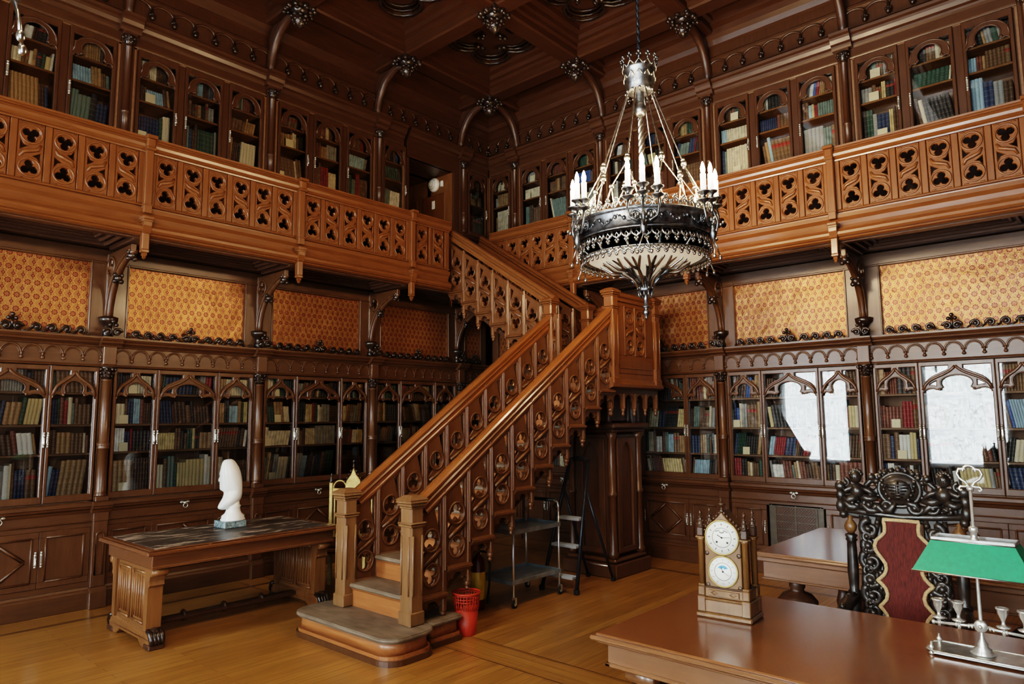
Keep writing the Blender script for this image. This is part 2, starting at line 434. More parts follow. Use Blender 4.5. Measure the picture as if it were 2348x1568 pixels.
def fill2d(outer, holes, depth, bevel=.004, br=0):
    """flat pierced plate: outline with holes, extruded and softened; returned standing in the xz plane, facing -y"""
    cu = bpy.data.curves.new('plate', 'CURVE'); cu.dimensions = '2D'; cu.fill_mode = 'BOTH'
    cu.extrude = max(depth / 2 - bevel, .0005); cu.bevel_depth = bevel; cu.bevel_resolution = br; cu.offset = -bevel
    for loop in [outer] + list(holes):
        sp = cu.splines.new('POLY'); sp.points.add(len(loop) - 1)
        for p, q in zip(sp.points, loop): p.co = (q[0], q[1], 0, 1)
        sp.use_cyclic_u = True
    ob = bpy.data.objects.new('plate', cu)
    me = bpy.data.meshes.new_from_object(ob)
    vs = [(v.co.x, -v.co.z, v.co.y) for v in me.vertices]
    fs = [tuple(p.vertices) for p in me.polygons]
    bpy.data.objects.remove(ob); bpy.data.meshes.remove(me); bpy.data.curves.remove(cu)
    return vs, fs
def rect(x0, x1, z0, z1): return [(x0, z0), (x1, z0), (x1, z1), (x0, z1)]
def spiral(cx, cz, r, turns=1.4, a0=0, sgn=1, n=18, y=0, shrink=.82):
    out = []
    for i in range(n + 1):
        t = i / n; rr = r * (1 - shrink * t)
        a = math.radians(a0) + sgn * 2 * PI * turns * t
        out.append((cx + rr * math.cos(a), y, cz + rr * math.sin(a)))
    return out
def T(x=0, y=0, z=0): return Matrix.Translation((x, y, z))
def RZ(a): return Matrix.Rotation(a, 4, 'Z')
DAY = 850; SIDE_FILL = .8; EXPO = 0.15; CANDLE = 46; VT = 'Filmic'; LOOK = 'High Contrast'
# ---------------------------------------------------------------- camera
CAM = Vector((7.38198, -7.74748, 1.72352))
_y, _p, _r = math.radians(41.698), math.radians(6.327), math.radians(-.443)
_f = Vector((-math.sin(_y) * math.cos(_p), math.cos(_y) * math.cos(_p), math.sin(_p)))
_rt = Vector((math.cos(_y), math.sin(_y), 0)); _up = _rt.cross(_f)
RT = _rt * math.cos(_r) + _up * math.sin(_r); UP = _up * math.cos(_r) - _rt * math.sin(_r); FW = _f
FPX = 1578.8
cd = bpy.data.cameras.new('camera'); cam = bpy.data.objects.new('camera', cd); COL.objects.link(cam)
Mx = Matrix((RT, UP, -FW)).transposed().to_4x4(); Mx.translation = CAM
cam.matrix_world = Mx
cd.sensor_width = 36; cd.lens = 36 * FPX / 2348; cd.clip_start = .05; cd.clip_end = 100
bpy.context.scene.camera = cam
def px(P):
    d = Vector(P) - CAM; z = d.dot(FW)
    if z < .1: return (-9999, -9999)
    return (1174 + FPX * d.dot(RT) / z, 784 - FPX * d.dot(UP) / z)
def inframe(P, m=60):
    u, v = px(P); return -m < u < 2348 + m and -m < v < 1568 + m

LOWN = {('A', 4): 'lower bookcase nearest camera, table wall', ('A', 3): 'lower bookcase behind the marble bust', ('A', 2): 'lower bookcase behind the staircase foot', ('A', 1): 'lower bookcase behind the stair handrails', ('A', 0): 'short corner lower bookcase on the table wall',
        ('B', 0): 'short corner lower bookcase under the gallery', ('B', 1): 'lower bookcase behind the stair landing', ('B', 2): 'lower bookcase beside the stair landing', ('B', 3): 'lower bookcase above the vent grille', ('B', 4): 'lower bookcase behind the carved chair', ('B', 5): 'lower bookcase beyond the desk lamp'}
UPN = {('A', 4): 'upper bookcase nearest camera, table wall', ('A', 3): 'upper bookcase over the marble bust', ('A', 2): 'upper bookcase over the staircase foot', ('A', 1): 'upper bookcase next to the gallery doorway', ('A', 0): 'short corner upper bookcase on the table wall',
       ('B', 0): 'short corner upper bookcase on the chandelier wall', ('B', 1): 'upper bookcase between corner and chandelier', ('B', 2): 'upper bookcase behind the chandelier candles', ('B', 3): 'upper bookcase over the vent grille', ('B', 4): 'upper bookcase over the carved chair', ('B', 5): 'upper bookcase beyond the desk lamp'}
# frames of the two bookcase walls: s = distance from the room corner, front faces local -y
def place(wall, s):
    return ((0, -s, 0), PI / 2) if wall == 'A' else ((s, 0, 0), 0.0)
def wpt(wall, s, d, z):
    """world point at distance s from the corner, d in front of the case plane"""
    return Vector((d, -s, z)) if wall == 'A' else Vector((s, -d, z))
BAYS = [(0.0, A0)] + [(A0 + L * i, A0 + L * (i + 1)) for i in range(5)]   # 0 is the short corner bay
SX, SY = 9.17, 10.75
HC = 6.42                                # underside of the ceiling beams

# ---------------------------------------------------------------- floor, walls, ceiling
b = MB(); b.box(-1.6, SX + .3, -SY - 1.0, .6, -.12, 0, FLOORM); tag(b.build('floor'), kind='structure')

DW0, DW1, DZ = .83, 1.66, 5.42           # gallery doorway in the left wall
b = MB()
for (a, c, z0, z1) in ((-.6, DW0, 0, 7), (DW0, DW1, 0, 3.52), (DW0, DW1, DZ, 7), (DW1, SY + .2, 0, 7)):
    b.box(-.52, -.44, -c, -a, z0, z1, W['up'])
wall_left = tag(b.build('wall_left'), kind='structure')
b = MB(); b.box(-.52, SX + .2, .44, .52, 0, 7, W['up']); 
wall_back = tag(b.build('wall_back'), kind='structure')
b = MB(); b.box(-.438, .0, -SY, 0, 5.80, 6.85, W['up']); tag(b.build('trim_2'), kind='structure')
b = MB(); b.box(0, SX, 0, .438, 5.80, 6.85, W['up']); tag(b.build('trim_3'), kind='structure')
FILL_WIN = (-9.75, -7.95)                       # unseen window added in the right wall to brighten the left wall
b = MB()
for (y0, y1, z0, z1) in ((-SY - .2, FILL_WIN[0], 0, 7), (FILL_WIN[1], .6, 0, 7), (FILL_WIN[0], FILL_WIN[1], 0, .55), (FILL_WIN[0], FILL_WIN[1], 4.7, 7)): b.box(SX, SX + .2, y0, y1, z0, z1, W['case'])
for i in range(4):
    b.box(SX - .03, SX, -7.6 + i * 1.75, -6.2 + i * 1.75, .3, 1.2, W['case'], .01)
    b.box(SX - .03, SX, -7.6 + i * 1.75, -6.2 + i * 1.75, 1.4, 4.6, W['case'], .01)
tag(b.build('wall_right'), kind='structure')
WINS = [(.45, 2.12), (3.78, 5.40), (7.05, 8.70)]; WZ0, WZ1 = .55, 4.7
b = MB(); xs = [-.52] + [x for w in WINS for x in w] + [SX + .2]
for i in range(0, len(xs), 2): b.box(xs[i], xs[i + 1], -SY - .20, -SY, 0, 7, W['case'])
for w in WINS: b.box(w[0], w[1], -SY - .20, -SY, 0, WZ0, W['case']); b.box(w[0], w[1], -SY - .20, -SY, WZ1, 7, W['case'])
tag(b.build('wall_front'), kind='structure')
def window(i, w, Mw):
    b = MB(); y = -.12
    for x in (w[0], w[1] - .06): b.box(x, x + .06, y - .03, y + .03, WZ0, WZ1, W['case'], .008)
    for z in (WZ0, WZ0 + 3.1, WZ1 - .06): b.box(w[0], w[1], y - .025, y + .025, z, z + .06, W['case'], .008)
    wn = tag(b.build('window_%d' % (i + 1)), kind='structure')
    wn.matrix_world = Mw; g = MB(); g.add([(w[0], y, WZ0), (w[1], y, WZ0), (w[1], y, WZ1), (w[0], y, WZ1)], [(0, 1, 2, 3)], GLASS); g.build('window_pane', wn)
    # ruched sheer curtain: gathered folds and rows of swags
    c = MB(); nx, nz = 56, 60; vs = []; fs = []
    x0, x1 = w[0] - .06, w[1] + .06
    for j in range(nz + 1):
        for k in range(nx + 1):
            u, t = k / nx, j / nz
            sw = abs(math.sin(u * PI * 4)); ph = t * 9 + sw * .55
            d = .035 * math.sin(ph * 2 * PI) + .012 * math.sin(u * 61) + .02 * sw
            vs.append((x0 + (x1 - x0) * u, .07 + d, WZ0 - .15 + (WZ1 - WZ0 + .3) * t))
    for j in range(nz):
        for k in range(nx):
            a = j * (nx + 1) + k; fs.append((a, a + 1, a + nx + 2, a + nx + 1))
    c.add(vs, fs, CURTAIN, True)
    co = tag(c.build('sheer_curtain'), ['white ruched curtain over the window facing the stairs', 'white ruched curtain over the middle window behind the camera', 'white ruched curtain over the window behind the desk lamp', 'white ruched curtain over the added fill-light window nearest the camera'][i], 'curtain', 'window curtains'); co.matrix_world = Mw

for i, w in enumerate(WINS): window(i, w, T(0, -SY, 0))
window(3, (FILL_WIN[0], FILL_WIN[1]), Matrix(((0, -1, 0, SX), (1, 0, 0, 0), (0, 0, 1, 0), (0, 0, 0, 1))))  # added fill window, there only to light the left wall's books
# ceiling: slab, beams, coffers
b = MB(); b.box(-.52, SX + .1, -SY - .1, .52, 6.86, 6.95, W['dark'])
ceiling = tag(b.build('ceiling'), kind='structure')
prof = [(-.10, HC), (.10, HC), (.12, HC + .02), (.12, HC + .10), (.16, HC + .115), (.165, HC + .16), (.215, HC + .17), (.225, HC + .225), (.29, HC + .24), (.30, HC + .30), (.30, 6.86), (-.30, 6.86), (-.30, HC + .30), (-.29, HC + .24), (-.225, HC + .225), (-.215, HC + .17), (-.165, HC + .16), (-.16, HC + .115), (-.12, HC + .10), (-.12, HC + .02)]
for i in range(6):
    b = MB(); x = KS[i]
    b.prism([(x + p, z) for p, z in prof], -SY, 0, W['ceily'], 'xz'); b.build('ceiling_beam', ceiling)
for j in range(7):
    b = MB(); y = -(A0 + L * j)
    b.prism([(y + p, z + .0015) for p, z in prof], 0, SX, W['ceil'], 'yz'); b.build('ceiling_beam', ceiling)
# quatrefoil coffer
def up_plate(d): return [(p[0], p[2], p[1]) for p in d[0]], d[1]
R = .56
fo = foil(0, 0, R, 4, 45, 8, .56, .44)
b = MB()
pl = fill2d(rect(-.50, .50, -.50, .50), [fo], .03, .006); b.data(up_plate(pl), W['ceil'], T(0, 0, 6.735))
for rr, z, t in ((1.03, 6.715, .022), (.93, 6.745, .018), (.83, 6.77, .016)):
    b.tube([(p[0] * rr, p[1] * rr, z) for p in foil(0, 0, R, 4, 45, 8, .56, .44)], t, W['carve'], 6, True)
b.box(-.5, .5, -.5, .5, 6.79, 6.80, W['dark'])
for k in range(4):
    a = k * PI / 2; d = .20
    for q in (-.045, .045): b.ball((d * math.cos(a) - q * math.sin(a), d * math.sin(a) + q * math.cos(a), 6.70), .034, W['carve'], 8, 6)
    b.ball((d * .82 * math.cos(a), d * .82 * math.sin(a), 6.69), .03, W['carve'], 8, 6)
cof = b.build('coffer_panel', ceiling, (KS[0] + L / 2, -(KS[0] + L / 2), 0))
for i in range(5):
    for j in range(6):
        if i or j: dup(cof, (KS[0] + L / 2 + L * i, -(KS[0] + L / 2 + L * j), 0))

# carved bosses at the beam crossings
def boss_mesh():
    b = MB()
    b.box(-.125, .125, -.125, .125, HC - .03, HC + .10, W['carve'], .02)
    b.lathe([(.10, HC - .03), (.11, HC - .05), (.06, HC - .07), (.055, HC - .09), (.085, HC - .12), (.075, HC - .17), (.05, HC - .215), (.02, HC - .245), (.004, HC - .255)][::-1], W['carve'], seg=12)
    for k in range(8):
        a = 2 * PI * (k + .5) / 8
        for z, r, q in ((HC - .11, .085, .026), (HC - .155, .072, .022), (HC - .195, .05, .018)):
            b.ball((r * math.cos(a), r * math.sin(a), z), q, W['carve'], 7, 5)
    for k in range(4):
        a = PI / 4 + k * PI / 2
        for dr, dz, q in ((.155, -.005, .036), (.175, -.045, .03), (.125, -.05, .026)):
            b.ball((dr * math.cos(a), dr * math.sin(a), HC + dz), q, W['carve'], 8, 6)
    for k in range(4):
        a = k * PI / 2; c, s_ = math.cos(a), math.sin(a)
        b.ball((.13 * c, .13 * s_, HC - .02), .04, W['carve'], 8, 6); b.ball((.155 * c, .155 * s_, HC - .055), .024, W['carve'], 8, 6)
    return b.mesh('ceiling_boss')
bm_ = boss_mesh()
BOSSL = {(0, 0): 'the beam crossing closest to the room corner', (0, 1): 'the second crossing from the corner over the table wall', (0, 2): 'the third crossing from the corner over the table wall',
         (1, 0): 'the second crossing from the corner behind the chandelier', (2, 0): 'the third crossing from the corner behind the chandelier', (1, 1): 'the beam crossing diagonally beyond the quatrefoil coffer'}
for i in range(5):
    for j in range(5):
        P = (KS[i], -(A0 + L * j), HC - .12)
        if (i, j) in BOSSL or inframe(P, 140):
            o = bpy.data.objects.new('ceiling_boss', bm_); COL.objects.link(o); o.location = (P[0], P[1], 0)
            tag(o, 'carved acorn boss hanging at ' + BOSSL.get((i, j), 'beam crossing %s by %s near the photo top' % (('one', 'two', 'three', 'four', 'five')[i], ('one', 'two', 'three', 'four', 'five')[j])), 'boss', 'carved ceiling bosses', 'thing')

# curved brackets under the beam ends; local: back on the wall plane y = 0, reaches to -y
def bracket_mesh(h, reach, z0, mat, rib, foilr, knobs):
    """pierced spandrel with a curved moulded rib; foot at z0, tip at z0 + h and y = -reach"""
    b = MB()
    cur = bez((.02, 0), (.05, h * .62), (reach * .42, h * .93), (reach, h * .97), 12) if not foilr else bez((.03, 0), (.04, h * .52), (reach * .48, h * .82), (reach, h * .90), 12)
    outer = [(0, 0)] + cur + [(reach, h), (0, h)]
    holes = [foil(reach * .20, h * .78, foilr, 3, 60, 5)] if foilr else []
    d = fill2d(outer, holes, .05, .006)
    Mt = Matrix(((0, 1, 0, 0), (-1, 0, 0, 0), (0, 0, 1, z0), (0, 0, 0, 1)))      # plate x -> -y
    b.data(d, mat, Mt)
    pts = [(0, -p[0], z0 + p[1]) for p in cur]
    b.tube(pts, [rib * (.95 + .15 * math.sin(i / 12 * PI)) for i in range(13)], mat, 8)
    for q in (-.028, .028): b.tube([(q, p[1] + .012, p[2] + .012) for p in pts], rib * .5, mat, 6)
    if foilr: b.tube([(.03 * s_, -reach * .20 - foilr * 1.15 * math.cos(a), z0 + h * .78 + foilr * 1.15 * math.sin(a)) for s_ in (1,) for a in [2 * PI * k / 16 for k in range(16)]], .012, mat, 6, True)
    if foilr: b.tube([(-.03, -reach * .20 - foilr * 1.15 * math.cos(a), z0 + h * .78 + foilr * 1.15 * math.sin(a)) for a in [2 * PI * k / 16 for k in range(16)]], .012, mat, 6, True)
    for t in knobs:
        p = pts[t]
        b.ball((0, p[1] - .025, p[2] - .02), .042, W['carve'], 9, 7)
        for q in (-1, 1): b.ball((q * .028, p[1] - .03, p[2] - .05), .026, W['carve'], 7, 5); b.ball((q * .03, p[1] - .035, p[2] + .01), .022, W['carve'], 7, 5)
    return b
ob_up = bracket_mesh(HC - 5.86, A0 - .10, 5.86, W['dark'], .045, 0, ()).mesh('ceiling_bracket')
ob_gal = bracket_mesh(.66, .60, 2.72, W['case'], .027, .078, (6, 11))
ob_gal.lathe([(.05, 2.52), (.05, 2.60), (.035, 2.63), (.05, 2.665), (.085, 2.70), (.09, 2.74), (.06, 2.75)], W['carve'], (0, -.02, 0), 12)
ob_gal.box(-.075, .075, .0, .06, 2.53, 3.40, W['case'], .012); ob_gal.box(-.035, .035, -.03, .03, 2.53, 3.38, W['case'], .01)
ob_gal = ob_gal.mesh('gallery_bracket')
ORD = ('corner', 'second', 'third', 'fourth', 'fifth', 'sixth')
WN = {'A': 'table wall', 'B': 'chandelier wall'}
for wall in 'AB':
    for k in range(5):
        (x, y, z), rz = place(wall, KS[k])
        o = bpy.data.objects.new('ceiling_bracket', ob_up); COL.objects.link(o); o.location = (x, y, 0); o.rotation_euler = (0, 0, rz)
        tag(o, 'dark curved wooden bracket under the %s ceiling beam of the %s' % (ORD[k], WN[wall]), 'bracket', 'curved brackets under the ceiling beams', 'thing')
        o = bpy.data.objects.new('gallery_bracket', ob_gal); COL.objects.link(o); o.rotation_euler = (0, 0, rz)
        P = wpt(wall, KS[k], -.08, 0); o.location = P
        tag(o, 'carved curved bracket with pierced trefoil under the %s gallery post of the %s' % (ORD[k], WN[wall]), 'bracket', 'carved gallery brackets', 'thing')

# leather panels between cases and gallery, frieze with hanging arcade below the ceiling
for wall, par in (('A', wall_left), ('B', wall_back)):
    for i, (s0, s1) in enumerate(BAYS):
        if wall == 'A' and i == 5: continue
        (x, y, z), rz = place(wall, (s0 + s1) / 2)
        hw = (s1 - s0) / 2
        # leather
        ml, mr = .17, .17
        if i == 0:
            ml, mr = ((.17, .13) if wall == 'A' else (.13, .17))
        b = MB(); b.box(-hw + ml - .01, hw - mr + .01, .10, .115, 2.54, 3.33, LEATHER)
        o = b.build('leather_panel', None, (x, y, 0), rz); leather = tag(o, 'gilt leather panel with red rosettes above the ' + LOWN[wall, i], 'wall panel', 'gilt leather wall panels', 'thing')
        b = MB()
        b.box(-hw, -hw + ml, .07, .13, 2.5, 3.42, W['case'], .006); b.box(hw - mr, hw, .07, .13, 2.5, 3.42, W['case'], .006)
        b.box(-hw, hw, .065, .13, 3.29, 3.42, W['casex'], .006)
        for xx in (-hw + ml - .012, hw - mr - .004): b.box(xx, xx + .016, .055, .11, 2.5, 3.30, W['case'], .004)
        b.box(-hw, hw, .055, .11, 3.275, 3.292, W['casex'], .004)
        b.build('panel_frame', leather)
        # frieze arcade
        b = MB(); n = max(2, round((s1 - s0) / .226)); p = 2 * hw / n
        for k in range(n):
            cx = -hw + p * (k + .5)
            b.tube([(cx + q[0], -.008, q[1]) for q in arc(0, 6.02, p / 2, 0, 180, 10, .085)], .015, W['up'], 6)
        for k in range(n + 1):
            cx = -hw + p * k
            b.tube([(cx, -.012, 6.05), (cx, -.022, 6.0), (cx, -.034, 5.965)], [.014, .016, .026], W['carve'], 7)
            b.ball((cx, -.036, 5.945), .028, W['carve'], 8, 6, (1, 1, 1.3)); b.ball((cx + .02, -.03, 5.972), .018, W['carve'], 7, 5); b.ball((cx - .02, -.03, 5.972), .018, W['carve'], 7, 5)
        b.mold([(0, 6.10), (-.02, 6.12), (-.02, 6.15), (0, 6.17)], -hw, hw, W['upx'])
        b.mold([(0, 5.90), (-.015, 5.905), (-.015, 5.925), (0, 5.93)], -hw, hw, W['upx'])
        b.mold([(0, 6.28), (-.03, 6.30), (-.05, 6.36), (-.09, 6.40), (-.10, 6.47), (-.16, 6.50), (-.17, 6.56), (-.24, 6.60), (-.24, 6.8), (0, 6.8)], -hw, hw, W['ceil'])
        tag(b.build('trim_%d' % (4 + i + (0 if wall == 'A' else 6)), None, (x, y, 0), rz), kind='structure')
# doorway to the left of the corner, up on the gallery
b = MB()
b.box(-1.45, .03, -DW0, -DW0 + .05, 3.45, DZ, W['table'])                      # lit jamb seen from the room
b.box(-1.45, -.02, -DW0 - .012, -DW0, 3.45, 3.75, W['table'], .004)
for (a, c, z0, z1) in ((-1.35, -.75, 3.85, 5.15), (-.62, -.12, 3.85, 5.15)):
    b.box(a, c, -DW0 - .015, -DW0, z0, z1, W['gal'], .012)
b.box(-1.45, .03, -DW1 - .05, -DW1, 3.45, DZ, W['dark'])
b.box(-1.5, -1.45, -DW1, -DW0, 3.45, DZ, W['dark'])
b.box(-1.5, .03, -DW1 - .05, -DW0 + .05, DZ, DZ + .05, W['dark'])
b.box(-1.5, .03, -DW1 - .05, -DW0 + .05, 3.40, 3.45, W['dark'])
tag(b.build('door_1'), kind='structure')
# ---------------------------------------------------------------- bookcases
def gothic_door(a, z0, zg, zs, zt, z1, st, mat, rnd_arch=False):
    """pierced door plate: half glass width a, door z0..z1, glass from zg, head springs at zs, apex zt"""
    def og(u):
        if rnd_arch:
            return math.sqrt(max(0, 1 - u * u)) ** .9
        lo, hi = 0, 1
        for _ in range(24):
            t = (lo + hi) / 2
            x = 3 * (1 - t) ** 2 * t * .30 + 3 * (1 - t) * t * t * .86 + t ** 3
            if x < u: lo = t
            else: hi = t
        return (1 - t) ** 3 + 3 * (1 - t) ** 2 * t * .50 + 3 * (1 - t) * t * t * .62
    H = zt - zs
    f = lambda x: zs + H * .10 + H * .90 * og(min(1, abs(x) / a))
    rc = (.46 if not rnd_arch else .60) * a; zc = zs + H * (.36 if not rnd_arch else .34); hc = H * (.30 if not rnd_arch else .50)
    cusp = (.50 * a, zs + H * .13) if not rnd_arch else (.615 * a, zs + H * .09)
    sl = .24 * a if not rnd_arch else .17 * a
    right = [(a, zg), (a, zs - (0 if not rnd_arch else H * .12))] + [(a - sl + sl * math.cos(q), zs - (0 if not rnd_arch else H * .12) + H * .17 * math.sin(q)) for q in [PI * .15 * i for i in range(1, 6)]] + [cusp]
    cen = [(rc * 1.02 * math.cos(math.radians(q)), zc + hc * math.sin(math.radians(q))) for q in range(-30, 91, 12)]
    right += cen
    main = right + [(-x, z) for x, z in right[::-1][1:]]
    holes = [main]
    w = .05 * a + .0175 if not rnd_arch else .05 * a + .010
    def sign(loop, s): return [(s * x, z) for x, z in loop][::s]
    # spandrels above the ogee
    top = zt + H * .02
    xs = [.22 * a + (a - .22 * a) * i / 9 for i in range(10)]
    up = [(x, f(x) + w) for x in xs if f(x) + w < top - .006]
    if up:
        loop = [(up[0][0], top)] + up + [(a, max(up[-1][1], zs + H * .25)), (a, top)]
        loop = [loop[0]] + [p for p in loop[1:]]
        for s in (1, -1): holes.append([(s * x, z) for x, z in loop])
    # eyelets between ogee and cusped foil
    def foil_top(x):
        z = zs
        if x < rc * 1.02 + w: 
            k = min(1, x / (rc * 1.02 + w)); z = max(z, zc + (hc + w) * math.sqrt(max(0, 1 - k * k)))
        k = abs(x - .76 * a) / (.26 * a + w)
        if k < 1: z = max(z, zs + (H * .17 + w) * math.sqrt(1 - k * k))
        return z
    pts = [x for x in [.40 * a + .58 * a * i / 24 for i in range(25)] if f(x) - w - foil_top(x) > .006]
    if len(pts) > 3 and not rnd_arch:
        loop = [(x, f(x) - w) for x in pts] + [(x, foil_top(x)) for x in pts[::-1]]
        for s in (1, -1): holes.append([(s * x, z) for x, z in loop])
    d = fill2d(rect(-a - st, a + st, z0, z1), holes, .036, .0065)
    b = MB(); b.data(d, mat)
    b.tube([(p[0], -.016, p[1]) for p in main[1:-1]], .007, mat, 6)
    if not rnd_arch:
        for s in (1, -1): b.tube([(s * a * i / 14, -.018, f(a * i / 14)) for i in range(15)], .015, mat, 6)
    else:
        b.tube([(a * i / 14, -.016, f(a * i / 14) + .004) for i in range(-14, 15)], .009, mat, 6)
    for s in (1, -1): b.ball((s * cusp[0], -.018, cusp[1]), .014, mat, 7, 5)
    return b
def pane(a, zg, zt):
    b = MB(); b.add([(-a - .006, .012, zg - .006), (a + .006, .012, zg - .006), (a + .006, .012, zt + .02), (-a - .006, .012, zt + .02)], [(0, 1, 2, 3)], GLASS); return b
def handle_mesh(drop):
    b = MB()
    b.box(-.009, .009, -.008, 0, -.055, .055, SILVER, .004)
    for z in (.062, -.062): b.ball((0, -.006, z), .011, SILVER, 7, 5)
    b.ball((0, -.006, .04), .013, SILVER, 7, 5); b.ball((0, -.006, -.04), .013, SILVER, 7, 5)
    if drop:
        b.ball((0, -.02, .012), .010, SILVER, 7, 5); b.lathe([(.003, -.05), (.011, -.045), (.009, -.03), (.005, 0), (.004, .012)], SILVER, (0, -.022, 0), 7)
    return b.mesh('handle')
HM = (handle_mesh(False), handle_mesh(True))
def ring_pull_mesh():
    b = MB(); b.ball((0, -.01, 0), .018, SILVER, 8, 6)
    for s in (-1, 1): b.ball((s * .03, -.006, .008), .016, SILVER, 7, 5, (1.4, .6, .8))
    b.tube([(.022 * math.cos(q), -.022, -.026 + .022 * math.sin(q)) for q in [2 * PI * i / 14 for i in range(14)]], .0045, SILVER, 6, True)
    return b.mesh('ring_pull')
RPM = ring_pull_mesh()
def mo(name, me, parent, loc=(0, 0, 0), rz=0):
    o = bpy.data.objects.new(name, me); COL.objects.link(o); o.parent = parent; o.location = loc; o.rotation_euler = (0, 0, rz); return o

def panel_front(b, x0, x1, z0, z1, y, mat, m=.055, t=.02):
    """framed door: stiles, recessed panel and a moulding round it"""
    b.box(x0, x1, y, y + t, z0, z0 + m, mat, .003); b.box(x0, x1, y, y + t, z1 - m, z1, mat, .003)
    b.box(x0, x0 + m, y, y + t, z0 + m, z1 - m, mat, .003); b.box(x1 - m, x1, y, y + t, z0 + m, z1 - m, mat, .003)
    b.box(x0 + m - .002, x1 - m + .002, y + .012, y + t, z0 + m - .002, z1 - m + .002, mat)
    fr = [(x0 + m, z0 + m), (x1 - m, z0 + m), (x1 - m, z1 - m), (x0 + m, z1 - m)]
    for i in range(4):
        p, q = fr[i], fr[(i + 1) % 4]
        b.tube([(p[0], y + .004, p[1]), (q[0], y + .004, q[1])], .010, mat, 6)
def diamond(b, cx, cz, rx, rz_, y, mat):
    p = [(cx + rx, cz), (cx, cz + rz_), (cx - rx, cz), (cx, cz - rz_)]
    for i in range(4):
        a, q = p[i], p[(i + 1) % 4]
        b.tube([(a[0], y, a[1]), (q[0], y, q[1])], .016, mat, 4)

def cornice_prof(z, p): return [(.14, z), (-.006, z), (-.012, z + .014), (-.02, z + .016), (-.022 - p * .2, z + .026), (-.024 - p * .55, z + .036), (-.026 - p * .6, z + .05), (-.026 - p * .85, z + .062), (-.03 - p, z + .078), (-.03 - p, z + .094), (.14, z + .094)]

def crest(b, x0, x1, mat):
    """running scrolls rising to a small fleuron at the middle"""
    cx = (x0 + x1) / 2; hw = (x1 - x0) / 2
    b.box(x0, x1, .0, .03, 2.53, 2.545, mat)
    n = 4 if hw > .5 else 1
    for s in (-1, 1):
        for k in range(n):
            x = cx + s * (.10 + (hw - .20) * (k + .75) / n)
            b.tube(spiral(x, 2.588, .040, 1.5, 200 if s > 0 else -20, -s, 16, .012), [.0125 - .0045 * i / 16 for i in range(17)], mat, 6)
            b.ball((x, .010, 2.588), .022, mat, 8, 6)
            b.tube([(x - s * .035, .014, 2.575), (x - s * .075, .014, 2.55), (x - s * .115, .014, 2.548)], [.011, .009, .006], mat, 6)
            b.ball((x + s * .055, .012, 2.56), .011, mat, 6, 5)
def fleuron(b, cx, mat, y=.012, z=2.53):
    for s in (-1, 1):
        b.tube(spiral(cx + s * .043, z + .055, .040, 1.4, 180 if s < 0 else 0, s, 16, y), [.013 - .004 * i / 16 for i in range(17)], mat, 6)
        b.ball((cx + s * .043, y - .002, z + .055), .022, mat, 8, 6)
        b.ball((cx + s * .028, y, z + .125), .020, mat, 7, 5)
    b.ball((cx, y, z + .158), .021, mat, 7, 5); b.tube([(cx, y, z + .02), (cx, y, z + .14)], .011, mat, 6)

